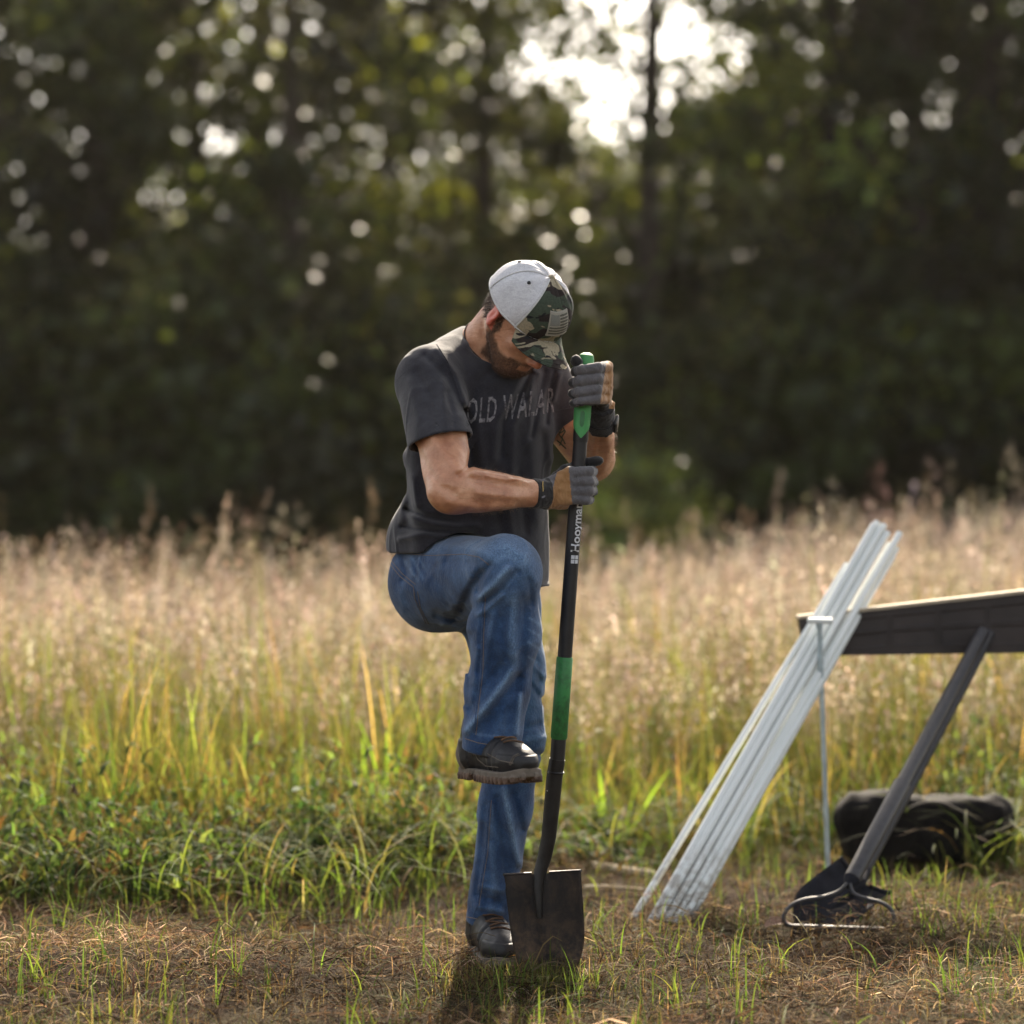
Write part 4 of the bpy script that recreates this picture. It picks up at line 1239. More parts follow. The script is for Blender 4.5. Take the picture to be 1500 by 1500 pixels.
# ------------------------------------------------------------------ things leaning at the right
def build_right_side():
    # dark panelled platform
    pf = empty('panelled_rail', (1.05, 1.17, 0.0))
    tag(pf, 'dark brown panelled rail with sunlight painted pale along its top edge, white poles leaning on it', 'rail')
    def slab(name, pts, y0, y1, m, bev=0.0):
        mb = MB(); f = [at(px, py, y0) for px, py in pts]; b = [Vector((q.x, y1, q.z)) for q in f]; n = len(f)
        mb.add(f + b, [tuple(range(n - 1, -1, -1)), tuple(range(n, 2 * n))] + [(i, (i + 1) % n, n + (i + 1) % n, n + i) for i in range(n)])
        return mb.build(name, m, pf, False)
    top = lambda x: 904 - (x - 1170) * .112; bot = lambda x: 951 + (x - 1170) * .005 + max(0, 10 - abs(x - 1215) * .1)
    slab('side_rail', [(1170, top(1170) + 3), (1700, top(1700) + 3), (1700, bot(1700)), (1225, bot(1225)), (1176, 944)], 1.150, 1.185, M['tboard'])
    slab('top_board', [(1169, top(1169) - 2), (1702, top(1702) - 3), (1702, top(1702) + 2.6), (1169, top(1169) + 2.6)], 1.143, 1.195, M['ply'])
    for x0, x1 in ((1236, 1300), (1306, 1372), (1378, 1444), (1450, 1516), (1522, 1588)):
        for a, b in ((.16, .46), (.54, .90)):
            T_ = lambda x, t: top(x) + 4 + (bot(x) - top(x) - 5) * t
            mb = MB(); o = [(x0, T_(x0, a)), (x1, T_(x1, a)), (x1, T_(x1, b)), (x0, T_(x0, b))]
            P_ = [at(px, py, 1.1470) for px, py in o]; Q_ = [at(px + (3 if i in (0, 3) else -3), py + (2.2 if i < 2 else -2.2), 1.1492) for i, (px, py) in enumerate(o)]
            R_ = [at(px, py, 1.1498) for px, py in o]
            mb.add(P_ + Q_ + R_, [(4, 7, 6, 5)] + [(i, (i + 1) % 4, 4 + (i + 1) % 4, 4 + i) for i in range(4)] + [(i, 8 + i, 8 + (i + 1) % 4, (i + 1) % 4) for i in range(4)])
            mb.build('panel', M['tboard'], pf, False)
    for px in (1590,):
        for y in (1.21,):
            c = at(px, 940, y); mb = MB(); mb.box((c.x, y, c.z / 2 - .02), (.022, .022, c.z / 2), bev=.004); mb.build('leg', M['tboard'], pf)
    # white poles
    tops = [(1280, 769), (1285, 765), (1291, 773), (1295, 769), (1300, 780), (1304, 797), (1301, 803), (1318, 781), (1308, 814), (1313, 803)]
    bots = [951, 956, 962, 968, 975, 981, 987, 994, 1001, 1008]
    lab = ['leftmost white pole of the leaning bundle, beside the gap', 'white pole in the bundle whose top rises highest', 'third white pole from the left in the leaning bundle',
           'fourth white pole from the left in the leaning bundle', 'fifth white pole from the left in the leaning bundle', 'white pole left of the notch in the bundle top',
           'white pole ending low at the notch in the bundle top', 'white pole standing out at the right above the notch', 'short white pole under the rightmost tips of the bundle',
           'rightmost white pole along the lower edge of the bundle']
    def pole(b, t, label, n=14):
        d = (t - b); mb = MB(); mb.tube([b, b + d * .33, b + d * .66, t], .0098, n)
        mb2 = MB(); dn = d.normalized(); mb2.tube([t + dn * .0002, t + dn * .0008], [.0066, .0066], 10)  # solid black disc painted as the shade inside a hollow end
        o = mb.build('pole', M['pole']); mb2.build('bore_shade', M['eyelet'], o); tag(o, label, 'pole', 'white poles leaning on the dark rail')
    for i in range(10):
        lay = (.0, .021)[i % 2] + i * .001
        b = at(bots[i], 1345 - i * 1.6, .60 + lay); b.z = -.01 + .004 * (i % 3)
        y_t = 1.285 + lay * .6 - .012
        pole(b, at(tops[i][0], tops[i][1], y_t), lab[i])
    b = at(926, 1332, .66); b.z = -.01; pole(b, at(1241, 827, 1.235), 'single white pole set apart to the left of the bundle')
    # T-handled rod
    rd = empty('ground_rod', at(1215, 1306, 1.09)); tag(rd, 'thin grey metal rod with a T-shaped handle standing before the white poles', 'rod')
    a, t = at(1215, 1308, 1.09), at(1200, 911, 1.02)
    mb = MB(); mb.tube([a - Vector((0, 0, .05)), t], .0072, 14); mb.build('rod', M['galv'], rd)
    mb = MB(); mb.tube([at(1182.5, 909, 1.018), at(1184, 909, 1.018), at(1219, 910, 1.018), at(1220.5, 910, 1.018)], [.004, .0085, .0085, .004], 14); mb.build('cross_handle', M['pole'], rd)
    mb = MB(); mb.tube([at(1200, 913, 1.019), at(1200.6, 924, 1.020)], [.0105, .0070], 12); mb.build('weld', M['galv'], rd)
    # bow rake
    rk = empty('bow_rake', at(1240, 1360, .42)); rk.location.z = 0; tag(rk, 'dark bow rake leaning to the right with its head in the dry grass', 'rake')
    h0 = at(1248, 1287, .50); h1 = at(1440, 925, 1.115)
    mb = MB(); mb.tube([h0, h0.lerp(h1, .36), h0.lerp(h1, .37), h1], [.0215, .0235, .0185, .0180], 20); mb.build('handle', M['toolgrey'], rk)
    mb = MB(); mb.tube([at(1241, 1298, .485), h0], [.0120, .0215], 18); mb.build('ferrule', M['toolblade'], rk)
    mb = MB(); p = h0.lerp(h1, .30) - Vector((0.0, .0235, .002)); mb.tube([p + Vector((0, .004, 0)), p - Vector((0, .003, 0))], [.0040, .0030], 10); mb.build('rivet', M['rivet'], rk)
    def crv(pts, y): 
        pts = [Vector((a, b, c)) for (a, b), c in zip(pts, y)]; out = []
        for i in range(len(pts) - 1):
            p0, p1, p2, p3 = pts[max(0, i - 1)], pts[i], pts[i + 1], pts[min(len(pts) - 1, i + 2)]
            for k in range(6):
                t = k / 6; out.append(.5 * ((2 * p1) + (p2 - p0) * t + (2 * p0 - 5 * p1 + 4 * p2 - p3) * t * t + (3 * p1 - p0 - 3 * p2 + p3) * t ** 3))
        out.append(pts[-1]); return [at(q.x, q.y, q.z) for q in out]
    mb = MB(); mb.tube(crv([(1241, 1294), (1228, 1306), (1205, 1314), (1178, 1318), (1158, 1327), (1148, 1342), (1152, 1354), (1166, 1357)], [.48, .47, .46, .45, .44, .43, .42, .415]), .0052, 10); mb.build('bow', M['toolgrey'], rk)
    mb = MB(); mb.tube(crv([(1245, 1294), (1250, 1308), (1268, 1316), (1290, 1322), (1305, 1332), (1309, 1346), (1303, 1358), (1296, 1360)], [.48, .47, .46, .45, .44, .43, .42, .415]), .0052, 10); mb.build('bow', M['toolgrey'], rk)
    e0, e1 = at(1160, 1356, .415), at(1300, 1361, .415)
    mb = MB(); c = (e0 + e1) / 2; d = (e1 - e0).normalized(); mb.box(c, ((e1 - e0).length / 2, .006, .0045), (d, Vector((0, 1, 0)), Vector((0, 0, 1)) - d * d.z), bev=.002); mb.build('head_bar', M['toolgrey'], rk)
    for k in range(14):
        p = e0.lerp(e1, (k + .3) / 13.6); mb = MB(); mb.tube([p, p + Vector((0, .012, -.022)), p + Vector((0, .006, -.062))], [.0042, .0042, .0016], 8); mb.build('tine', M['toolblade'], rk)
    # second shovel behind the rake
    s2 = empty('shovel', at(1262, 1330, .60)); s2.location.z = 0; tag(s2, 'grey shovel lying behind the bow rake with its pointed blade on the grass', 'shovel')
    g0, g1 = at(1262, 1283, .66), at(1449, 928, 1.16)
    mb = MB(); mb.tube([g0, g0.lerp(g1, .3), g1], [.0165, .019, .018], 20); mb.build('handle', M['toolgrey'], s2)
    a0 = at(1266, 1290, .62); tip = at(1166, 1374, .46); ad = (tip - a0); L2 = ad.length; ad.normalize()
    sdv = Vector((.72, -.55, -.50)); sdv = (sdv - ad * sdv.dot(ad)).normalized(); nn = ad.cross(sdv).normalized()
    if nn.z < 0: nn = -nn
    V, F = [], []; nx, nz = 16, 18
    for lay in (0, 1):
        for j in range(nz + 1):
            t = j / nz; hw = .085 * (1 if t < .55 else max(.02, 1 - ((t - .55) / .45) ** 2.2))
            for i in range(nx + 1):
                s = 2 * i / nx - 1; V.append(a0 + ad * (L2 * t) + sdv * (s * hw) + nn * ((s * s - .3) * .030 + .02 * math.sin(t * 3.1) * .6 - lay * .0025) )
    n = (nx + 1) * (nz + 1); q = lambda l, j, i: l * n + j * (nx + 1) + i
    for j in range(nz):
        for i in range(nx): F += [(q(0, j, i), q(0, j, i + 1), q(0, j + 1, i + 1), q(0, j + 1, i)), (q(1, j, i), q(1, j + 1, i), q(1, j + 1, i + 1), q(1, j, i + 1))]
        F += [(q(0, j, 0), q(0, j + 1, 0), q(1, j + 1, 0), q(1, j, 0)), (q(0, j, nx), q(1, j, nx), q(1, j + 1, nx), q(0, j + 1, nx))]
    bl = mesh_obj('blade', V, F, M['toolblade'], s2)
    for r0, r1 in ((0, 6), (10, nx)):
        mb = MB(); mb.tube([Vector(V[q(0, 0, i)]) + nn * .003 for i in range(r0, r1 + 1)], .0055, 8); mb.build('foot_step', M['toolblade'], bl)
    mb = MB(); mb.tube([g0.lerp(g1, .02), a0 + ad * .02 + nn * .012, a0 + ad * .10 + nn * .002, a0 + ad * .16], [.0180, .0165, .010, .004], 16); mb.build('socket', M['toolblade'], s2)
    # black bag in the grass behind
    c = at(1355, 1216, 1.60); 
    def bag(p):
        q_ = p - A((c.x, c.y, .11)); b = np.array([.25, .12, .10], np.float32)
        qq = np.abs(q_) - b + .06; d = np.linalg.norm(np.maximum(qq, 0), axis=1) + np.minimum(qq.max(1), 0) - .06
        d = smin(d, ell(p, (c.x - .17, c.y - .02, .15), ((1, 0, 0), (0, 1, 0), (0, 0, 1)), (.11, .10, .075)), .05)
        return smax(d, -(p[:, 2] - .02), .01) - vnoise(p, 6, 51) * .016 - vnoise(p, (30, 30, 9), 52) * .010
    V, F = surf(bag, (c.x - .45, c.y - .25, -.02), (c.x + .4, c.y + .25, .42), .012)
    bg_ = empty('bag', (c.x, c.y, 0)); tag(bg_, 'black soft bag lying in the grass under the dark rail', 'bag')
    mesh_obj('bag_body', V, F, M['bag'], bg_)
    mb = MB(); mb.tube([(c.x - .15 + .3 * t / 10, c.y - .13, .13 + .08 * math.sin(t / 10 * 3.14)) for t in range(11)], .011, 8, flat=.3); mb.build('strap', M['bag'], bg_)


# ------------------------------------------------------------------ ground and meadow
def gz(x, y):
    p = np.stack([np.asarray(x, np.float32), np.asarray(y, np.float32), np.zeros_like(np.asarray(x, np.float32))], 1)
    far = np.clip((p[:, 1] - 1.2) / 3, 0, 1)
    near = vnoise(p, 1.7, 61) * .022 + vnoise(p, 5, 62) * .012 - .012
    mound = .055 * np.exp(-(((p[:, 0] + .95) / .45) ** 2 + ((p[:, 1] + .05) / .22) ** 2)) + .05 * np.exp(-(((p[:, 0] + .3) / .6) ** 2 + ((p[:, 1] - 1.35) / .16) ** 2))
    foot = np.exp(-(((p[:, 0] - .02) / .25) ** 2 + ((p[:, 1] + .08) / .22) ** 2))
    t = np.clip((p[:, 1] - 5) / 11, 0, 1); t = t * t * (3 - 2 * t)
    w_ = np.clip(.62 - p[:, 0] / (np.abs(p[:, 1]) + 5.8) * 4.2, .05, 1)          # the field falls away at the left
    return (near + mound) * (1 - foot) + far * (vnoise(p, .25, 63) * .05) - .74 * t * w_


def build_ground():
    xs = np.concatenate([np.linspace(-300, -9, 14), np.linspace(-8, -2.6, 28), np.linspace(-2.5, 2.5, 170), np.linspace(2.6, 8, 28), np.linspace(9, 300, 14)])
    ys = np.concatenate([np.linspace(-300, -9, 12), np.linspace(-8, -1.6, 14), np.linspace(-1.55, 2.6, 150), np.linspace(2.7, 12, 60), np.linspace(13, 60, 20), np.linspace(70, 400, 10)])
    X, Y = np.meshgrid(xs, ys, indexing='ij'); x, y = X.ravel(), Y.ravel(); z = gz(x, y)
    p = np.stack([x, y, z], 1).astype(np.float32)
    near = (np.abs(x) < 3) & (y < 3) & (y > -2); z = z + np.where(near, vnoise(p, 25, 64) * .006 + vnoise(p, 60, 65) * .004, 0)
    V = np.stack([x, y, z], 1); ny = len(ys); i = np.arange(len(xs) - 1)[:, None] * ny + np.arange(ny - 1)[None]; i = i.ravel()
    F = np.stack([i, i + ny, i + ny + 1, i + 1], 1)
    tag(mesh_obj('ground', V, F, M['soil']), kind='structure')


rg = np.random.default_rng(11)


def blades(root, h, wd, az, bend, seg, c0, c1, lean=None, curl=0.0):
    """ribbons: n blades of seg segments, tip to a point; returns V, F(quads), col"""
    n = len(root); t = np.linspace(0, 1, seg + 1)[None, :, None]
    dirv = np.stack([np.cos(az), np.sin(az), 0 * az], 1)[:, None]; up = np.array([0, 0, 1.])[None, None]
    fa = az + 1.57 + rg.normal(0, .5, n); side = np.stack([np.cos(fa), np.sin(fa), 0 * fa], 1)[:, None]
    h_ = h[:, None, None]; b = bend[:, None, None]
    ctr = root[:, None] + up * h_ * (t * (1 - .35 * b * t * t)) + dirv * h_ * b * t * t
    w_ = wd[:, None, None] * (1 - t) ** .6 * .5
    L = ctr - side * w_; Rr = ctr + side * w_
    V = np.stack([L, Rr], 2).reshape(-1, 3)
    k = 2 * (seg + 1); base = np.arange(n)[:, None] * k; s = np.arange(seg)[None] * 2
    F = np.stack([base + s, base + s + 1, base + s + 3, base + s + 2], -1).reshape(-1, 4)
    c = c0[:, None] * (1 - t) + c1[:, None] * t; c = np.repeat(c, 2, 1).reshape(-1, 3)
    return V.astype(np.float32), F, c.astype(np.float32)


def merge(parts):
    V, F, C = [], [], []; b = 0
    for v, f, c in parts: V.append(v); F.append(f + b); C.append(c); b += len(v)
    return np.concatenate(V), np.concatenate(F), np.concatenate(C)


def pal(n, cols, w, var=.25):
    cols = np.array(cols); i = rg.choice(len(cols), n, p=np.array(w) / sum(w)); c = cols[i]
    return c * np.exp(rg.normal(0, var, (n, 1))) * np.exp(rg.normal(0, .07, (n, 3)))


STRAW = [(.130, .090, .050), (.064, .041, .024), (.028, .018, .012), (.26, .195, .122), (.095, .054, .026)]
GREEN = [(.070, .108, .022), (.105, .140, .028), (.048, .078, .026), (.165, .170, .042), (.22, .165, .06)]


def edge_y(x):
    """where the mown strip ends and the meadow begins"""
    return 1.40 - .52 * np.exp(-((x + 1.25) / .42) ** 2) - .25 * np.exp(-((x + .45) / .25) ** 2) + .16 * np.sin(x * 2.3 + .6) + .10 * np.sin(x * 7.3 + 1) + .07 * np.sin(x * 17.0) + .12 * np.sin(x * 3.7) + .28 * np.clip(x, -1, 2) + .12 * np.exp(-((x + .1) / .5) ** 2) + .35 * np.exp(-((x - .9) / .5) ** 2)


def scatter(n, y0, y1, margin=.8, dens=None):
    y = rg.uniform(y0, y1, n * 2); D = y + 5.8; hw = D * .212 + margin
    keep = rg.uniform(0, 1, len(y)) < hw / hw.max(); y = y[keep][:n]; hw = ((y + 5.8) * .212 + margin)
    return rg.uniform(-1, 1, len(y)) * hw, y


def build_grass():
    P3 = lambda x, y, z=0: np.stack([x, y, gz(x, y) + z], 1)
    # --- dry clippings lying on the mown ground
    x, y = scatter(98000, -1.15, 2.4, .5); k = y < edge_y(x) + .3; x, y = x[k], y[k]
    cl = vnoise(np.stack([x, y, 0 * x], 1).astype(np.float32), 3.0, 71); k = rg.uniform(0, 1, len(x)) < .62 + .5 * cl; x, y = x[k], y[k]; n = len(x)
    L = rg.uniform(.02, .11, n); az = rg.uniform(0, 6.283, n); el = np.abs(rg.normal(0, .33, n)); cv = rg.normal(0, .9, n)
    t = np.linspace(0, 1, 4)[None, :, None]
    a2 = az[:, None, None] + cv[:, None, None] * t; dx = np.concatenate([np.cos(a2), np.sin(a2), 0 * a2], 2)
    stp = L[:, None, None] / 3; z_ = np.sin(el)[:, None, None]
    c = P3(x, y, rg.exponential(.012, n))[:, None] + np.cumsum(np.concatenate([0 * dx[:, :1], dx[:, 1:]], 1), 1) * stp
    c[:, :, 2:] += (np.sin(t * 3.0) * .5 + t * .5) * L[:, None, None] * z_
    sd_ = np.concatenate([-np.sin(a2), np.cos(a2), rg.normal(0, .5, (n, 1, 1)) + 0 * a2], 2); w_ = rg.uniform(.0006, .0016, n)[:, None, None] * (1 - t * .5)
    V = np.stack([c - sd_ * w_, c + sd_ * w_], 2).reshape(-1, 3); base = np.arange(n)[:, None] * 8; s = np.arange(3)[None] * 2
    F = np.stack([base + s, base + s + 1, base + s + 3, base + s + 2], -1).reshape(-1, 4)
    dm = np.exp(.75 * vnoise(np.stack([x, y, 0 * x], 1).astype(np.float32), 2.1, 78) + .45 * vnoise(np.stack([x, y, 0 * x], 1).astype(np.float32), 7, 79) - .1)      # damp and bleached patches
    col = np.repeat(pal(n, STRAW, (3, 3, 2.5, 2.6, 2.4), .38) * dm[:, None], 8, 0)
    tag(mesh_obj('dry_clippings', V, F, M['straw'], cols=col), 'tangle of dry brown grass clippings strewn over the mown strip', 'dry grass', kind='stuff')
    # --- short regrowth
    parts = []
    x, y = scatter(26000, -1.25, 2.7, .6); k = y < edge_y(x) + .3; x, y = x[k], y[k]
    cl = vnoise(np.stack([x, y, 0 * x], 1).astype(np.float32), 2.2, 72) + .5 * vnoise(np.stack([x, y, 0 * x], 1).astype(np.float32), 9, 73) + .25 * np.clip(y, -.5, 1)
    k = (rg.uniform(0, 1, len(x)) < np.clip(.22 + .80 * cl, .05, 1)) & ~((x > .62) & (x < 1.05) & (y > .0) & (y < .45) & (rg.uniform(0, 1, len(x)) < .75)); x, y = x[k], y[k]; n = len(x)
    h = rg.gamma(4, .013, n) + .015; 
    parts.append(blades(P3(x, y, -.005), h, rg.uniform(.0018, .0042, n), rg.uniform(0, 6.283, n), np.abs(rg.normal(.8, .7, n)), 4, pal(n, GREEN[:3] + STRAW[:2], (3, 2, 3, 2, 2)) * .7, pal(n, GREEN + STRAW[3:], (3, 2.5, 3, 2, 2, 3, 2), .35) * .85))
    kx, ky = rg.uniform(-.16, .20, 520), rg.uniform(-.36, -.19, 520); n = len(kx)
    parts.append(blades(P3(kx, ky, -.005), rg.uniform(.02, .10, n), rg.uniform(.0018, .0036, n), rg.uniform(0, 6.283, n), np.abs(rg.normal(.5, .5, n)), 5, pal(n, GREEN[:3] + STRAW[:2], (2, 2, 2, 3, 2)), pal(n, GREEN + STRAW[3:], (2, 2, 2, 2, 2, 3, 2))))
    x, y = scatter(560, -1.2, 1.9, .6); k = ~((x > .62) & (x < 1.05) & (y > .0) & (y < .45)); x, y = x[k], y[k]; n = len(x); k = rg.integers(2, 7, n); x = np.repeat(x, k) + rg.normal(0, .014, k.sum()); y = np.repeat(y, k) + rg.normal(0, .014, k.sum()); n = len(x)
    parts.append(blades(P3(x, y, -.005), rg.uniform(.06, .16, n), rg.uniform(.003, .006, n), rg.uniform(0, 6.283, n), np.abs(rg.normal(.5, .4, n)), 6, pal(n, GREEN[:3], (3, 2, 3)), pal(n, GREEN[:4], (3, 4, 2, 1))))
    x, y = scatter(11000, -1.2, 2.0, .6); n = len(x)
    parts.append(blades(P3(x, y, -.005), rg.uniform(.02, .09, n), rg.uniform(.0015, .003, n), rg.uniform(0, 6.283, n), np.abs(rg.normal(.5, .6, n)), 3, pal(n, STRAW, (3, 4, 3, 2, 3)), pal(n, STRAW, (3, 3, 1, 3, 3))))
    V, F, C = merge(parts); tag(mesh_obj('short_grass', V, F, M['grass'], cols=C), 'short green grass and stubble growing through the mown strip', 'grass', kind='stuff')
    # --- low weeds along the edge of the meadow
    parts = []
    x, y = scatter(8600, .7, 3.2, .7); pt = vnoise(np.stack([x, y, 0 * x], 1).astype(np.float32), 1.9, 77); k = (y > edge_y(x) - .14 - .75 * pt) & (y < edge_y(x) + 1.1) & (pt > -.32 + .5 * rg.uniform(-1, 1, len(x))); x, y = x[k], y[k]; n = len(x)
    kk = 5; hh = rg.uniform(.05, .34, n) * np.clip(.28 + (y - edge_y(x) + .35) * .9, .25, 1.2); xs = np.repeat(x, kk) + rg.normal(0, .03, n * kk); ys = np.repeat(y, kk) + rg.normal(0, .03, n * kk); zs = np.repeat(hh, kk) * rg.uniform(.3, 1, n * kk)
    m_ = n * kk; rt = P3(xs, ys, zs)
    g = pal(n, [(.038, .064, .022), (.064, .098, .028), (.11, .145, .042), (.10, .062, .03)], (3, 3, 1.2, 2), .3)
    parts.append(blades(rt, rg.uniform(.025, .075, m_), rg.uniform(.008, .020, m_), rg.uniform(0, 6.283, m_), rg.uniform(.6, 2.0, m_), 3, np.repeat(g, kk, 0), np.repeat(g, kk, 0) * 1.2))
    parts.append(blades(P3(x, y), hh, np.full(n, .004), rg.uniform(0, 6.283, n), rg.uniform(0, .3, n), 2, g, g))
    x, y = scatter(7000, .7, 3.0, .7); k = np.abs(y - edge_y(x) - .12) < .45; x, y = x[k], y[k]; n = len(x)
    parts.append(blades(P3(x, y), rg.uniform(.14, .40, n), rg.uniform(.004, .009, n), rg.uniform(0, 6.283, n), rg.uniform(.4, 1.9, n), 7, pal(n, GREEN[:3] + STRAW[:2], (3, 2, 3, 1, 1), .3), pal(n, GREEN + STRAW[3:4], (3, 4, 2, 3, 2, 1), .35)))
    V, F, C = merge(parts); tag(mesh_obj('low_weeds', V, F, M['grass'], cols=C), 'low leafy weeds along the edge of the uncut meadow', 'weeds', kind='stuff')
    # --- green grass at the front of the meadow
    x, y = scatter(30000, 1.3, 5.2, .8); e = edge_y(x); k = y > e; x, y, e = x[k], y[k], e[k]; n = len(x)
    pv = np.stack([x, y, 0 * x], 1).astype(np.float32); hm = np.clip(.26 + (y - e) * .22, .2, .62) * rg.uniform(.4, 1.25, n) * (1 + .45 * vnoise(pv, 2.6, 81)); kk_ = rg.uniform(0, 1, n) < .72 + .6 * vnoise(pv, 3.4, 82); hm = np.where(kk_, hm, hm * .35)
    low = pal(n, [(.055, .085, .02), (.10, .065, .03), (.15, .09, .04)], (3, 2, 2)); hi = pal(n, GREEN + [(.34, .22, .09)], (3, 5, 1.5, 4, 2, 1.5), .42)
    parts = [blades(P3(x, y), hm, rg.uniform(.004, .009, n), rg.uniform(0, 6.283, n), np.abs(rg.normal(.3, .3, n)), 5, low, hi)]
    V, F, C = merge(parts); tag(mesh_obj('meadow_grass', V, F, M['grass'], cols=C), 'tall green grass blades at the front of the uncut meadow', 'grass', kind='stuff')
    # --- seeding grass: stems with feathery heads
    def seeding(name, label, N_, y0, y1, hbase, nd, ds, wst, headlen, bw):
        x, y = scatter(N_, y0, y1, 1.0); k = y > edge_y(x) + .5; x, y = x[k], y[k]; n = len(x)
        big = vnoise(np.stack([x, y, 0 * x], 1).astype(np.float32), .9, 75) + .7 * vnoise(np.stack([x, y, 0 * x], 1).astype(np.float32), 2.2, 76)
        h = (hbase + .17 * np.clip(x / (y + 5.8) / .2, -1.2, 1.2) * (x > 0) + .10 * big) * np.clip(rg.normal(.83, .20, n), .4, 1.24)
        h *= np.clip(.62 + (y - edge_y(x)) * .11, .5, 1)
        az = rg.uniform(0, 6.283, n); bd = np.abs(rg.normal(.12, .12, n)); tan = pal(n, [(.36, .298, .235), (.23, .182, .138), (.58, .51, .43), (.12, .094, .062)], (4, 3, 2.4, 2), .25)
        rt = P3(x, y); P = [blades(rt, h, np.full(n, wst), az, bd, 4, pal(n, [(.15, .17, .05), (.26, .20, .09)], (1, 1)), tan * .9)]
        t = 1 - rg.uniform(0, 1, (n, nd)) * headlen / h[:, None]; dirv = np.stack([np.cos(az), np.sin(az), 0 * az], 1)[:, None]
        T = t[..., None]; hh_ = h[:, None, None]; b = bd[:, None, None]
        c = rt[:, None] + np.array([0, 0, 1.]) * hh_ * (T * (1 - .35 * b * T * T)) + dirv * hh_ * b * T * T
        spread = (.006 + .035 * (1 - t)[..., None] * (h[:, None, None] / headlen)) * rg.choice([.35, 1.0], (n, 1, 1), p=[.45, .55])
        c = c + rg.normal(0, 1, (n, nd, 3)) * spread; c = c.reshape(-1, 3); m_ = len(c)
        u = rg.normal(0, 1, (m_, 3)) + np.array([0, 0, 1.5]); u /= np.linalg.norm(u, axis=1)[:, None]; v = np.cross(u, rg.normal(0, 1, (m_, 3))); v /= np.linalg.norm(v, axis=1)[:, None]
        q = np.stack([c - u * ds, c + v * ds * .45, c + u * ds, c - v * ds * .45], 1).reshape(-1, 3)
        P.append((q.astype(np.float32), np.arange(m_ * 4).reshape(-1, 4), np.repeat(np.repeat(tan, nd, 0) * rg.uniform(.7, 1.3, (m_, 1)), 4, 0).astype(np.float32)))
        nb = int(n * bw); i = rg.integers(0, n, nb)
        P.append(blades(rt[i] + np.array([.02, .02, 0]), h[i] * rg.uniform(.35, .85, nb), rg.uniform(.005, .011, nb), rg.uniform(0, 6.283, nb), np.abs(rg.normal(.3, .3, nb)), 4, pal(nb, [(.09, .10, .03), (.18, .13, .06)], (2, 1)), pal(nb, GREEN + [(.36, .27, .14)], (2, 2, 1, 3, 3, 3))))
        V, F, C = merge(P); tag(mesh_obj(name, V, F, M['straw'], cols=C), label, 'grass', kind='stuff')
    seeding('seeding_grass', 'pale seeding grass with feathery heads in the middle of the meadow', 17000, 2.4, 8.5, .80, 12, .009, .003, .20, 1.3)
    seeding('distant_seeding_grass', 'distant band of tan seeding grass in front of the trees', 26000, 8.5, 31, .88, 8, .016, .005, .24, .6)
    seeding('tall_seed_stalks', 'scattered taller seed stalks rising above the meadow', 1100, 3.0, 9.5, 1.02, 34, .007, .003, .22, 0.2)


# ------------------------------------------------------------------ single plants
def leaf_mesh(L, W, bendz=.3, fold=.25, n=6):
    V = []; F = []
    for i in range(n + 1):
        t = i / n; w_ = W * math.sin(math.pi * min(1, t * .92 + .06)) ** .8 * .5
        z = -bendz * L * t * t; x = L * t
        V += [(x, -w_, z + w_ * fold), (x, 0, z), (x, w_, z + w_ * fold)]
    for i in range(n):
        b = i * 3; F += [(b, b + 3, b + 4, b + 1), (b + 1, b + 4, b + 5, b + 2)]
    return V, F


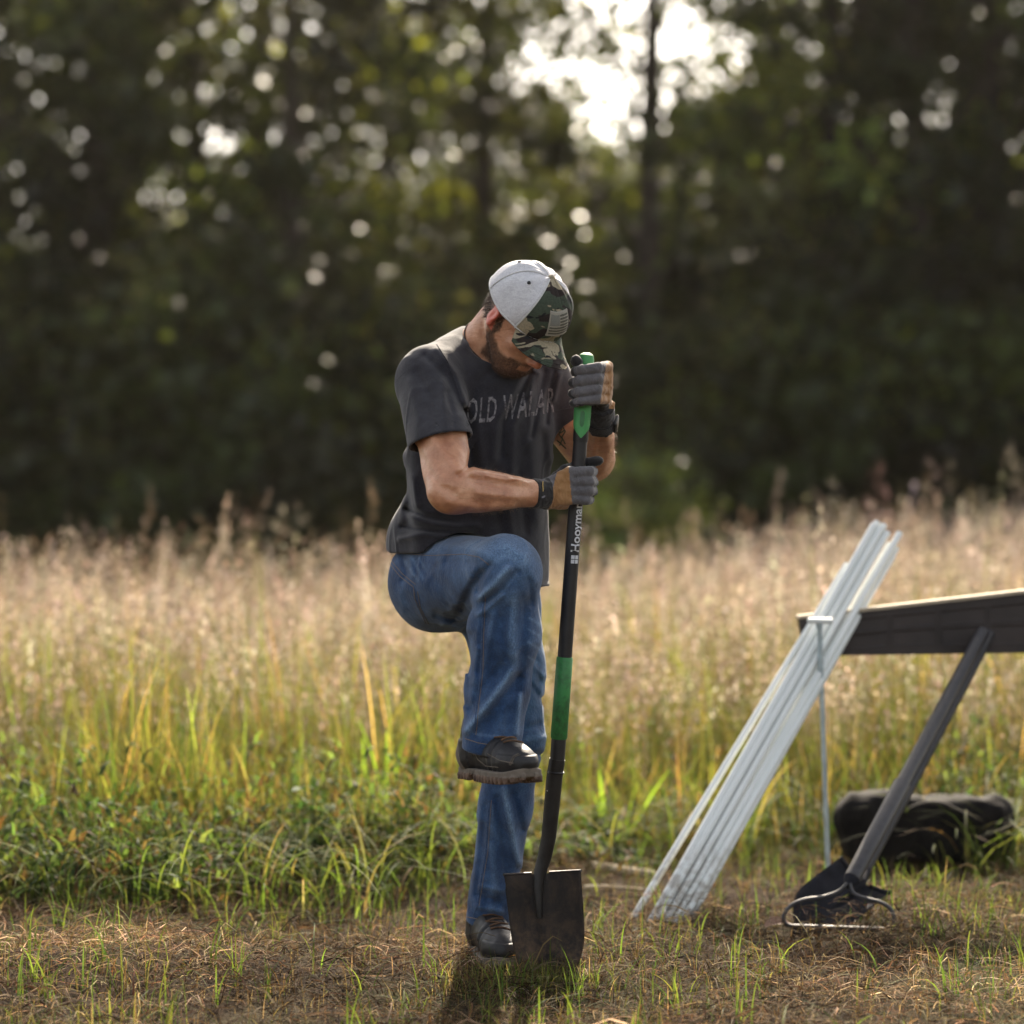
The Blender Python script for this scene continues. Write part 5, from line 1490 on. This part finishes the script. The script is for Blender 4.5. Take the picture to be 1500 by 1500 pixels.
def build_plants():
    def leafmat(name, c):
        m = M['grass'].copy(); m.name = name; nt = m.node_tree
        for a in [n for n in nt.nodes if n.type == 'ATTRIBUTE']:
            t = noise(nt, coords(nt), 25, 3); o = ramp(nt, t, [(.35, tuple(x * .75 for x in c)), (.7, tuple(x * 1.2 for x in c))])
            for l in list(a.outputs['Color'].links): nt.links.new(o, l.to_socket)
        return m
    mg = leafmat('broad_green_leaf', (.055, .12, .040)); my = leafmat('yellow_green_reed_leaf', (.17, .27, .035)); ms = simple('green_stem', (.08, .12, .03), .6)  # reed leaves carry their own brighter yellow-green
    V, F = leaf_mesh(.085, .048); proto = mesh_obj('leaf', V, F, mg); lm = proto.data; bpy.data.objects.remove(proto)
    V, F = leaf_mesh(.34, .016, .16, .5, 10); proto = mesh_obj('leaf', V, F, my); rm = proto.data; bpy.data.objects.remove(proto)
    r = random.Random(4)
    specs = [(470, 1268, 1.30, .24, 'broad-leaved green weed left of the man, tallest at the meadow edge'), (395, 1262, 1.42, .17, 'broad-leaved green weed furthest left of the low ones at the meadow edge'),
             (432, 1285, 1.22, .12, 'small low broad-leaved weed in shade between its two larger neighbours'), (655, 1236, 1.55, .16, 'broad-leaved weed close behind the standing boot of the man')]
    for px, py, y, hgt, lab in specs:
        b = at(px, py, y); b.z = float(gz([b.x], [b.y])[0]); rt = empty('leafy_weed', b); tag(rt, lab, 'plant', 'broad-leaved weeds at the meadow edge')
        for s in range(3):
            az = r.uniform(0, 6.28); top = Vector((math.cos(az) * hgt * .35, math.sin(az) * hgt * .35, hgt * r.uniform(.75, 1))); mb = MB()
            mb.tube([Vector((0, 0, 0)), top * .5 + Vector((0, 0, hgt * .1)), top], [.003, .0025, .0015], 6); o = mb.build('stem', ms); o.parent = rt
            for k in range(7):
                t = .25 + .75 * k / 6; l = bpy.data.objects.new('leaf', lm); sc.collection.objects.link(l); l.parent = rt
                l.location = top * t; a2 = az + k * 2.4 + r.uniform(-.4, .4); sc_ = r.uniform(.6, 1.1) * (1.1 - t * .4); l.scale = (sc_,) * 3
                l.rotation_euler = (r.uniform(-.4, .4), r.uniform(-.5, .3), a2)
    for px, py, y, hs, n, lab in ((568, 1225, 1.95, 1.25, 9, 'tuft of long bright yellow-green reed leaves left of the raised boot'), (545, 1215, 2.3, .95, 6, 'smaller reed tuft half behind the bright one'),
                                  (905, 1225, 2.0, .85, 6, 'reed tuft bending right between the shovel and the poles')):
        b = at(px, py, y); b.z = float(gz([b.x], [b.y])[0]); rt = empty('reed_tuft', b); tag(rt, lab, 'plant', 'reed tufts in the meadow')
        for k in range(n):
            l = bpy.data.objects.new('leaf', rm); sc.collection.objects.link(l); l.parent = rt; l.location = (r.uniform(-.03, .03), r.uniform(-.03, .03), .0)
            s = hs * r.uniform(.6, 1.15); l.scale = (s, s * r.uniform(.8, 1.2), s); l.rotation_euler = (r.uniform(-.6, .6), -R(r.uniform(62, 86)), r.uniform(0, 6.28))
    # wildflowers
    mw = simple('white_petals', (.75, .74, .66), .6); mp = simple('mauve_petals', (.36, .20, .42), .6); mr = simple('dark_seed_head', (.06, .03, .03), .8)
    fl = [(995, 1190, 2.2, mw, 'white wildflower head between the white poles and the shovel'), (878, 1071, 2.6, mw, 'round white flower head right of the green shaft sleeve'), (1063, 1095, 3.0, mp, 'mauve wildflower behind the white poles, nearer the ground'),
          (1012, 1062, 3.4, mp, 'mauve wildflower between the shovel and the poles, standing higher'), (988, 978, 3.4, mr, 'dark round seed head above the grass between shovel and poles'), (1255, 1075, 3.2, mw, 'white wildflower right of the thin metal rod'),
          (452, 1103, 2.4, mw, 'white wildflower low in the meadow left of the reed tuft'), (310, 998, 3.6, mr, 'small dark seed head at the left of the meadow'), (1196, 1068, 3.0, mp, 'mauve wildflower just left of the thin metal rod')]
    for px, py, y, m, lab in fl:
        p = at(px, py, y); g = float(gz([p.x], [p.y])[0]); rt = empty('wildflower', (p.x, p.y, g)); tag(rt, lab, 'flower', 'wildflowers in the meadow')
        mb = MB(); h = p.z - g; mb.tube([Vector((0, 0, 0)), Vector((.01, 0, h * .5)), Vector((0, 0, h))], .0018, 5); o = mb.build('stem', ms); o.parent = rt
        mb = MB()
        if m is mr: mb.tube([Vector((0, 0, h - .010)), Vector((0, 0, h)), Vector((0, 0, h + .010))], [.004, .011, .004], 8)
        else:
            for k in range(11):
                a = k / 11 * 6.283; c = Vector((math.cos(a), math.sin(a), 0)); s_ = Vector((-c.y, c.x, 0)) * .005
                mb.add([Vector((0, 0, h)) + c * .003, Vector((0, 0, h + .004)) + c * .010 + s_, Vector((0, 0, h + .003)) + c * .018, Vector((0, 0, h + .004)) + c * .010 - s_], [(0, 1, 2, 3)])
            mb.tube([Vector((0, 0, h - .003)), Vector((0, 0, h + .006))], [.004, .003], 8)
        o = mb.build('flower_head', m); o.parent = rt
    # bleached stalks lying on the ground, one curled dead leaf
    for pts, lab in (([(868, 1281, 1.35), (905, 1272, 1.38), (940, 1267, 1.40), (962, 1269, 1.42)], 'thick bleached stalk lying on the ground just right of the blade, further back'),
                     ([(856, 1306, 1.05), (890, 1300, 1.08), (930, 1297, 1.1), (968, 1299, 1.12)], 'thin bleached stalk lying nearer the camera between blade and poles')):
        P = [at(*q) for q in pts]
        for q in P: q.z = float(gz([q.x], [q.y])[0]) + .022
        mb = MB(); mb.tube(P, [.010, .012, .013, .006] if 'thick' in lab else [.005, .006, .006, .003], 9); tag(mb.build('dry_stalk', M['stick']), lab, 'dry stalk', 'bleached stalks on the ground')
    V, F = leaf_mesh(.085, .04, .5, .6); p = at(1121, 1373, .40); p.z = float(gz([p.x], [p.y])[0]) + .03
    o = mesh_obj('dead_leaf', V, F, simple('dead_leaf', (.22, .12, .075), .7)); o.location = p; o.rotation_euler = (.4, -.35, .35); tag(o, 'curled brown dead leaf on the grass left of the bow rake', 'leaf')


# ------------------------------------------------------------------ trees
def tree_meshes(seed, H, base, spread, nl, sparse=1.0, ls=.13, clump=46, dark=1.0):
    r = np.random.default_rng(seed); mb = MB(); rr = random.Random(seed)
    tp = Vector((rr.uniform(-.5, .5), rr.uniform(-.5, .5), H * .93)); trunk = [Vector((0, 0, -.2)), tp * .25 + Vector((rr.uniform(-.2, .2), 0, 0)), tp * .55, tp * .8, tp]
    r0 = H * .017; mb.tube(trunk, [r0 * 1.3, r0, r0 * .7, r0 * .4, r0 * .12], 10)
    cen = []
    for k in range(clump):
        t = (k + r.uniform(0, 1)) / clump; z = base + (H - base) * t ** .9
        prof = math.sin(math.pi * min(1, .18 + t * .80)) ** .7
        rad = spread * prof * r.uniform(.35, 1.0) ** .5; a = k * 2.4 + r.uniform(-.5, .5)
        c = Vector((math.cos(a) * rad, math.sin(a) * rad, z)); cen.append(c)
        if k % 2 == 0:
            st = tp * min(.92, max(.12, (z - rad * .6) / H)); md = st.lerp(c, .5) + Vector((0, 0, rad * .12)); s_ = r0 * .35 * (1 - t * .6)
            mb.tube([st, md, c], [s_, s_ * .6, s_ * .2], 6, cap=False)
    trunkm = mb
    n = nl; ci = r.integers(0, len(cen), n); C_ = np.array([tuple(c) for c in cen]); sz = r.uniform(.20, .60, len(cen)) * sparse
    p = C_[ci] + r.normal(0, 1, (n, 3)) * sz[ci][:, None] * np.array([1.15, 1.15, .75])
    nrm = r.normal(0, 1, (n, 3)) + np.array([0, 0, .6]); nrm /= np.linalg.norm(nrm, axis=1)[:, None]; u = np.cross(nrm, r.normal(0, 1, (n, 3))); u /= np.linalg.norm(u, axis=1)[:, None]; v = np.cross(nrm, u)
    s_ = ls * r.uniform(.5, 1.2, n)[:, None]
    V = np.stack([p - u * s_, p + v * s_ * .55, p + u * s_, p - v * s_ * .55], 1).reshape(-1, 3)
    base_c = np.array([(.048, .068, .020), (.064, .088, .024), (.098, .116, .024), (.054, .058, .026)])
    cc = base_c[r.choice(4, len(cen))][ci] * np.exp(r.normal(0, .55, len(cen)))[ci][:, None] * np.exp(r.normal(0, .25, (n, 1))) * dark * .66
    return trunkm, V, np.arange(n * 4).reshape(-1, 4), np.repeat(cc, 4, 0)


def build_trees():
    kinds = {}
    for key, a in {'full': (101, 14, 1.6, 3.5, 8500, 1.05, .15, 52), 'tall': (102, 16, 2.5, 3.2, 7500, 1.0, .15, 46), 'open': (103, 13.5, 3.2, 3.0, 2000, 1.0, .14, 34),
                   'broad': (104, 13.0, 1.2, 4.0, 9500, 1.1, .16, 56), 'bush': (105, 4.6, .2, 2.2, 7000, 1.0, .12, 34), 'bush_low': (106, 3.0, .1, 2.0, 5000, .9, .11, 26), 'bush_sun_tint': (107, 3.4, .3, 1.2, 3200, .8, .11, 20, 2.1)}.items():
        kinds[key] = tree_meshes(*a)
    first = {}
    def place(kind, x, y, rz, s, label, group, name, cat):
        if kind not in first:
            tm, V, F, C = kinds[kind]; t = tm.build('trunk', M['bark']); c = mesh_obj('crown', V, F, M['leaf'], smooth=False, cols=C); c['kind'] = 'stuff'; first[kind] = (t, c); ch = (t, c)
        else:
            ch = []
            for o in first[kind]: q = o.copy(); sc.collection.objects.link(q); ch.append(q)
        rt = empty(name, (x, y, float(gz([x], [y])[0]))); rt.rotation_euler = (0, 0, rz); rt.scale = (s, s, s * 1.0)
        for o in ch: o.parent = rt
        tag(rt, label, cat, group)
    r = random.Random(3)
    D2 = lambda px, y: (px - 750) * (y + 5.8) / FPX
    FRONT = {-60: 'dark blurred tree cut by the left edge of the picture', 120: 'tall dark blurred tree near the upper left corner', 300: 'thin-leaved blurred tree with bright gaps in the upper left',
             440: 'broad dark blurred tree left of the man, in the front row', 590: 'thin-leaved blurred tree above and left of the white cap', 700: 'dark dense blurred tree straight above the white cap',
             850: 'low broad blurred tree under the left part of the big sky gap', 940: 'thin-leaved tree whose dark trunk stands in the big sky gap', 1075: 'low broad blurred tree under the right part of the big sky gap',
             1225: 'tall dark blurred tree just right of the big sky gap', 1330: 'dense dark blurred tree high above the dark rail', 1480: 'broad dark blurred tree near the upper right corner', 1640: 'dark blurred tree cut by the right edge of the picture'}
    G1, G2, G3 = 'trees at the front of the dark treeline', 'trees deeper in the dark treeline', 'bushes at the foot of the treeline'
    for px, y, kind, s in ((-60, 31, 'full', 1.0), (120, 30, 'tall', 1.0), (300, 32, 'open', 1.02), (440, 29.5, 'broad', .95), (590, 33, 'open', .95), (700, 31, 'full', .9), (850, 33, 'broad', .54),
                           (940, 30, 'open', 1.0), (1075, 33, 'broad', .60), (1225, 31, 'tall', .90), (1330, 29.5, 'full', 1.05), (1480, 31, 'broad', 1.1), (1640, 30, 'full', 1.0)):
        place(kind, D2(px, y), y, r.uniform(0, 6.28), s, FRONT[px], G1 if kind != 'open' else 'thin-leaved trees in the treeline', 'tree', 'tree')
    for px, y, kind, s in ((20, 37, 'broad', 1.1), (210, 38, 'full', 1.0), (370, 37, 'open', 1.0), (500, 39, 'tall', .78), (640, 38, 'broad', .80), (780, 39, 'full', .66), (900, 38, 'broad', .60), (1010, 40, 'full', .60),
                           (1130, 38, 'broad', .66), (1260, 37, 'tall', 1.0), (1420, 38, 'full', 1.1), (1570, 39, 'broad', 1.1), (-160, 36, 'full', 1.1), (-330, 34, 'broad', 1.1), (-520, 35, 'tall', 1.0), (-700, 34, 'full', 1.1),
                           (1760, 35, 'tall', 1.0), (1930, 34, 'broad', 1.1), (2120, 35, 'full', 1.1)):
        place(kind, D2(px, y), y, r.uniform(0, 6.28), s, 'dark tree deeper in the blurred wood behind the front row', G2, 'tree', 'tree')
    place('bush_sun_tint', D2(935, 21), 21, 1.0, .56, 'yellow-green bush behind the forearm of the man, sunlight painted into its leaves', None, 'bush', 'bush')  # sunlight put into the leaf colour, raised above the other bushes
    for i, px in enumerate(range(-672, 2200, 92)):
        y = 27.5 + r.uniform(-.8, 1.2); place('bush' if i % 3 else 'bush_low', D2(px, y), y, r.uniform(0, 6.28), r.uniform(.75, 1.15), 'dark blurred bush at the foot of the treeline behind the meadow', G3, 'bush', 'bush')
    for i, px in enumerate(range(-600, 2200, 100)):
        y = 43 + r.uniform(-1, 1); place('broad', D2(px, y), y, r.uniform(0, 6.28), r.uniform(.5, .62), 'low dark tree at the back of the wood, filling the gaps', 'low trees at the back of the wood', 'tree', 'tree')


# ------------------------------------------------------------------ build
build_ground()
build_trees()
man, body = build_man()
build_clothes(man)
build_cap(man)
build_gloves(man)
build_boot(man, at(684, 1139, -.24), R(31), R(2), ([(694, 1100), (700, 1112), (712, 1122), (730, 1124)], [(714, 1104), (732, 1114), (752, 1118)],
                                                  [(746, 1120), (752, 1108), (760, 1104)], [(748, 1121), (754, 1109), (762, 1106)]))
build_boot(man, Vector((-.078, .13, .002)), R(14))
build_shovel()
build_right_side()
build_grass()
build_plants()


# added haze volume, not part of the place, lifting and warming the darks
bx = MB(); bx.box((0, 50, 10.0), (320, 370, 12.2)); hz = bx.build('haze', [], None, False)
hm_ = bpy.data.materials.new('dark_lift_haze'); hm_.use_nodes = True; nt = hm_.node_tree; nt.nodes.clear()
ou = nt.nodes.new('ShaderNodeOutputMaterial'); vo = nt.nodes.new('ShaderNodeVolumePrincipled')
vo.inputs['Density'].default_value = .00018; vo.inputs['Anisotropy'].default_value = .3; vo.inputs['Color'].default_value = (1, .92, .82, 1)
nt.links.new(vo.outputs[0], ou.inputs['Volume']); hz.data.materials.append(hm_); tag(hz, 'added thin haze that lifts the darks over the meadow and trees', 'haze', kind='stuff')
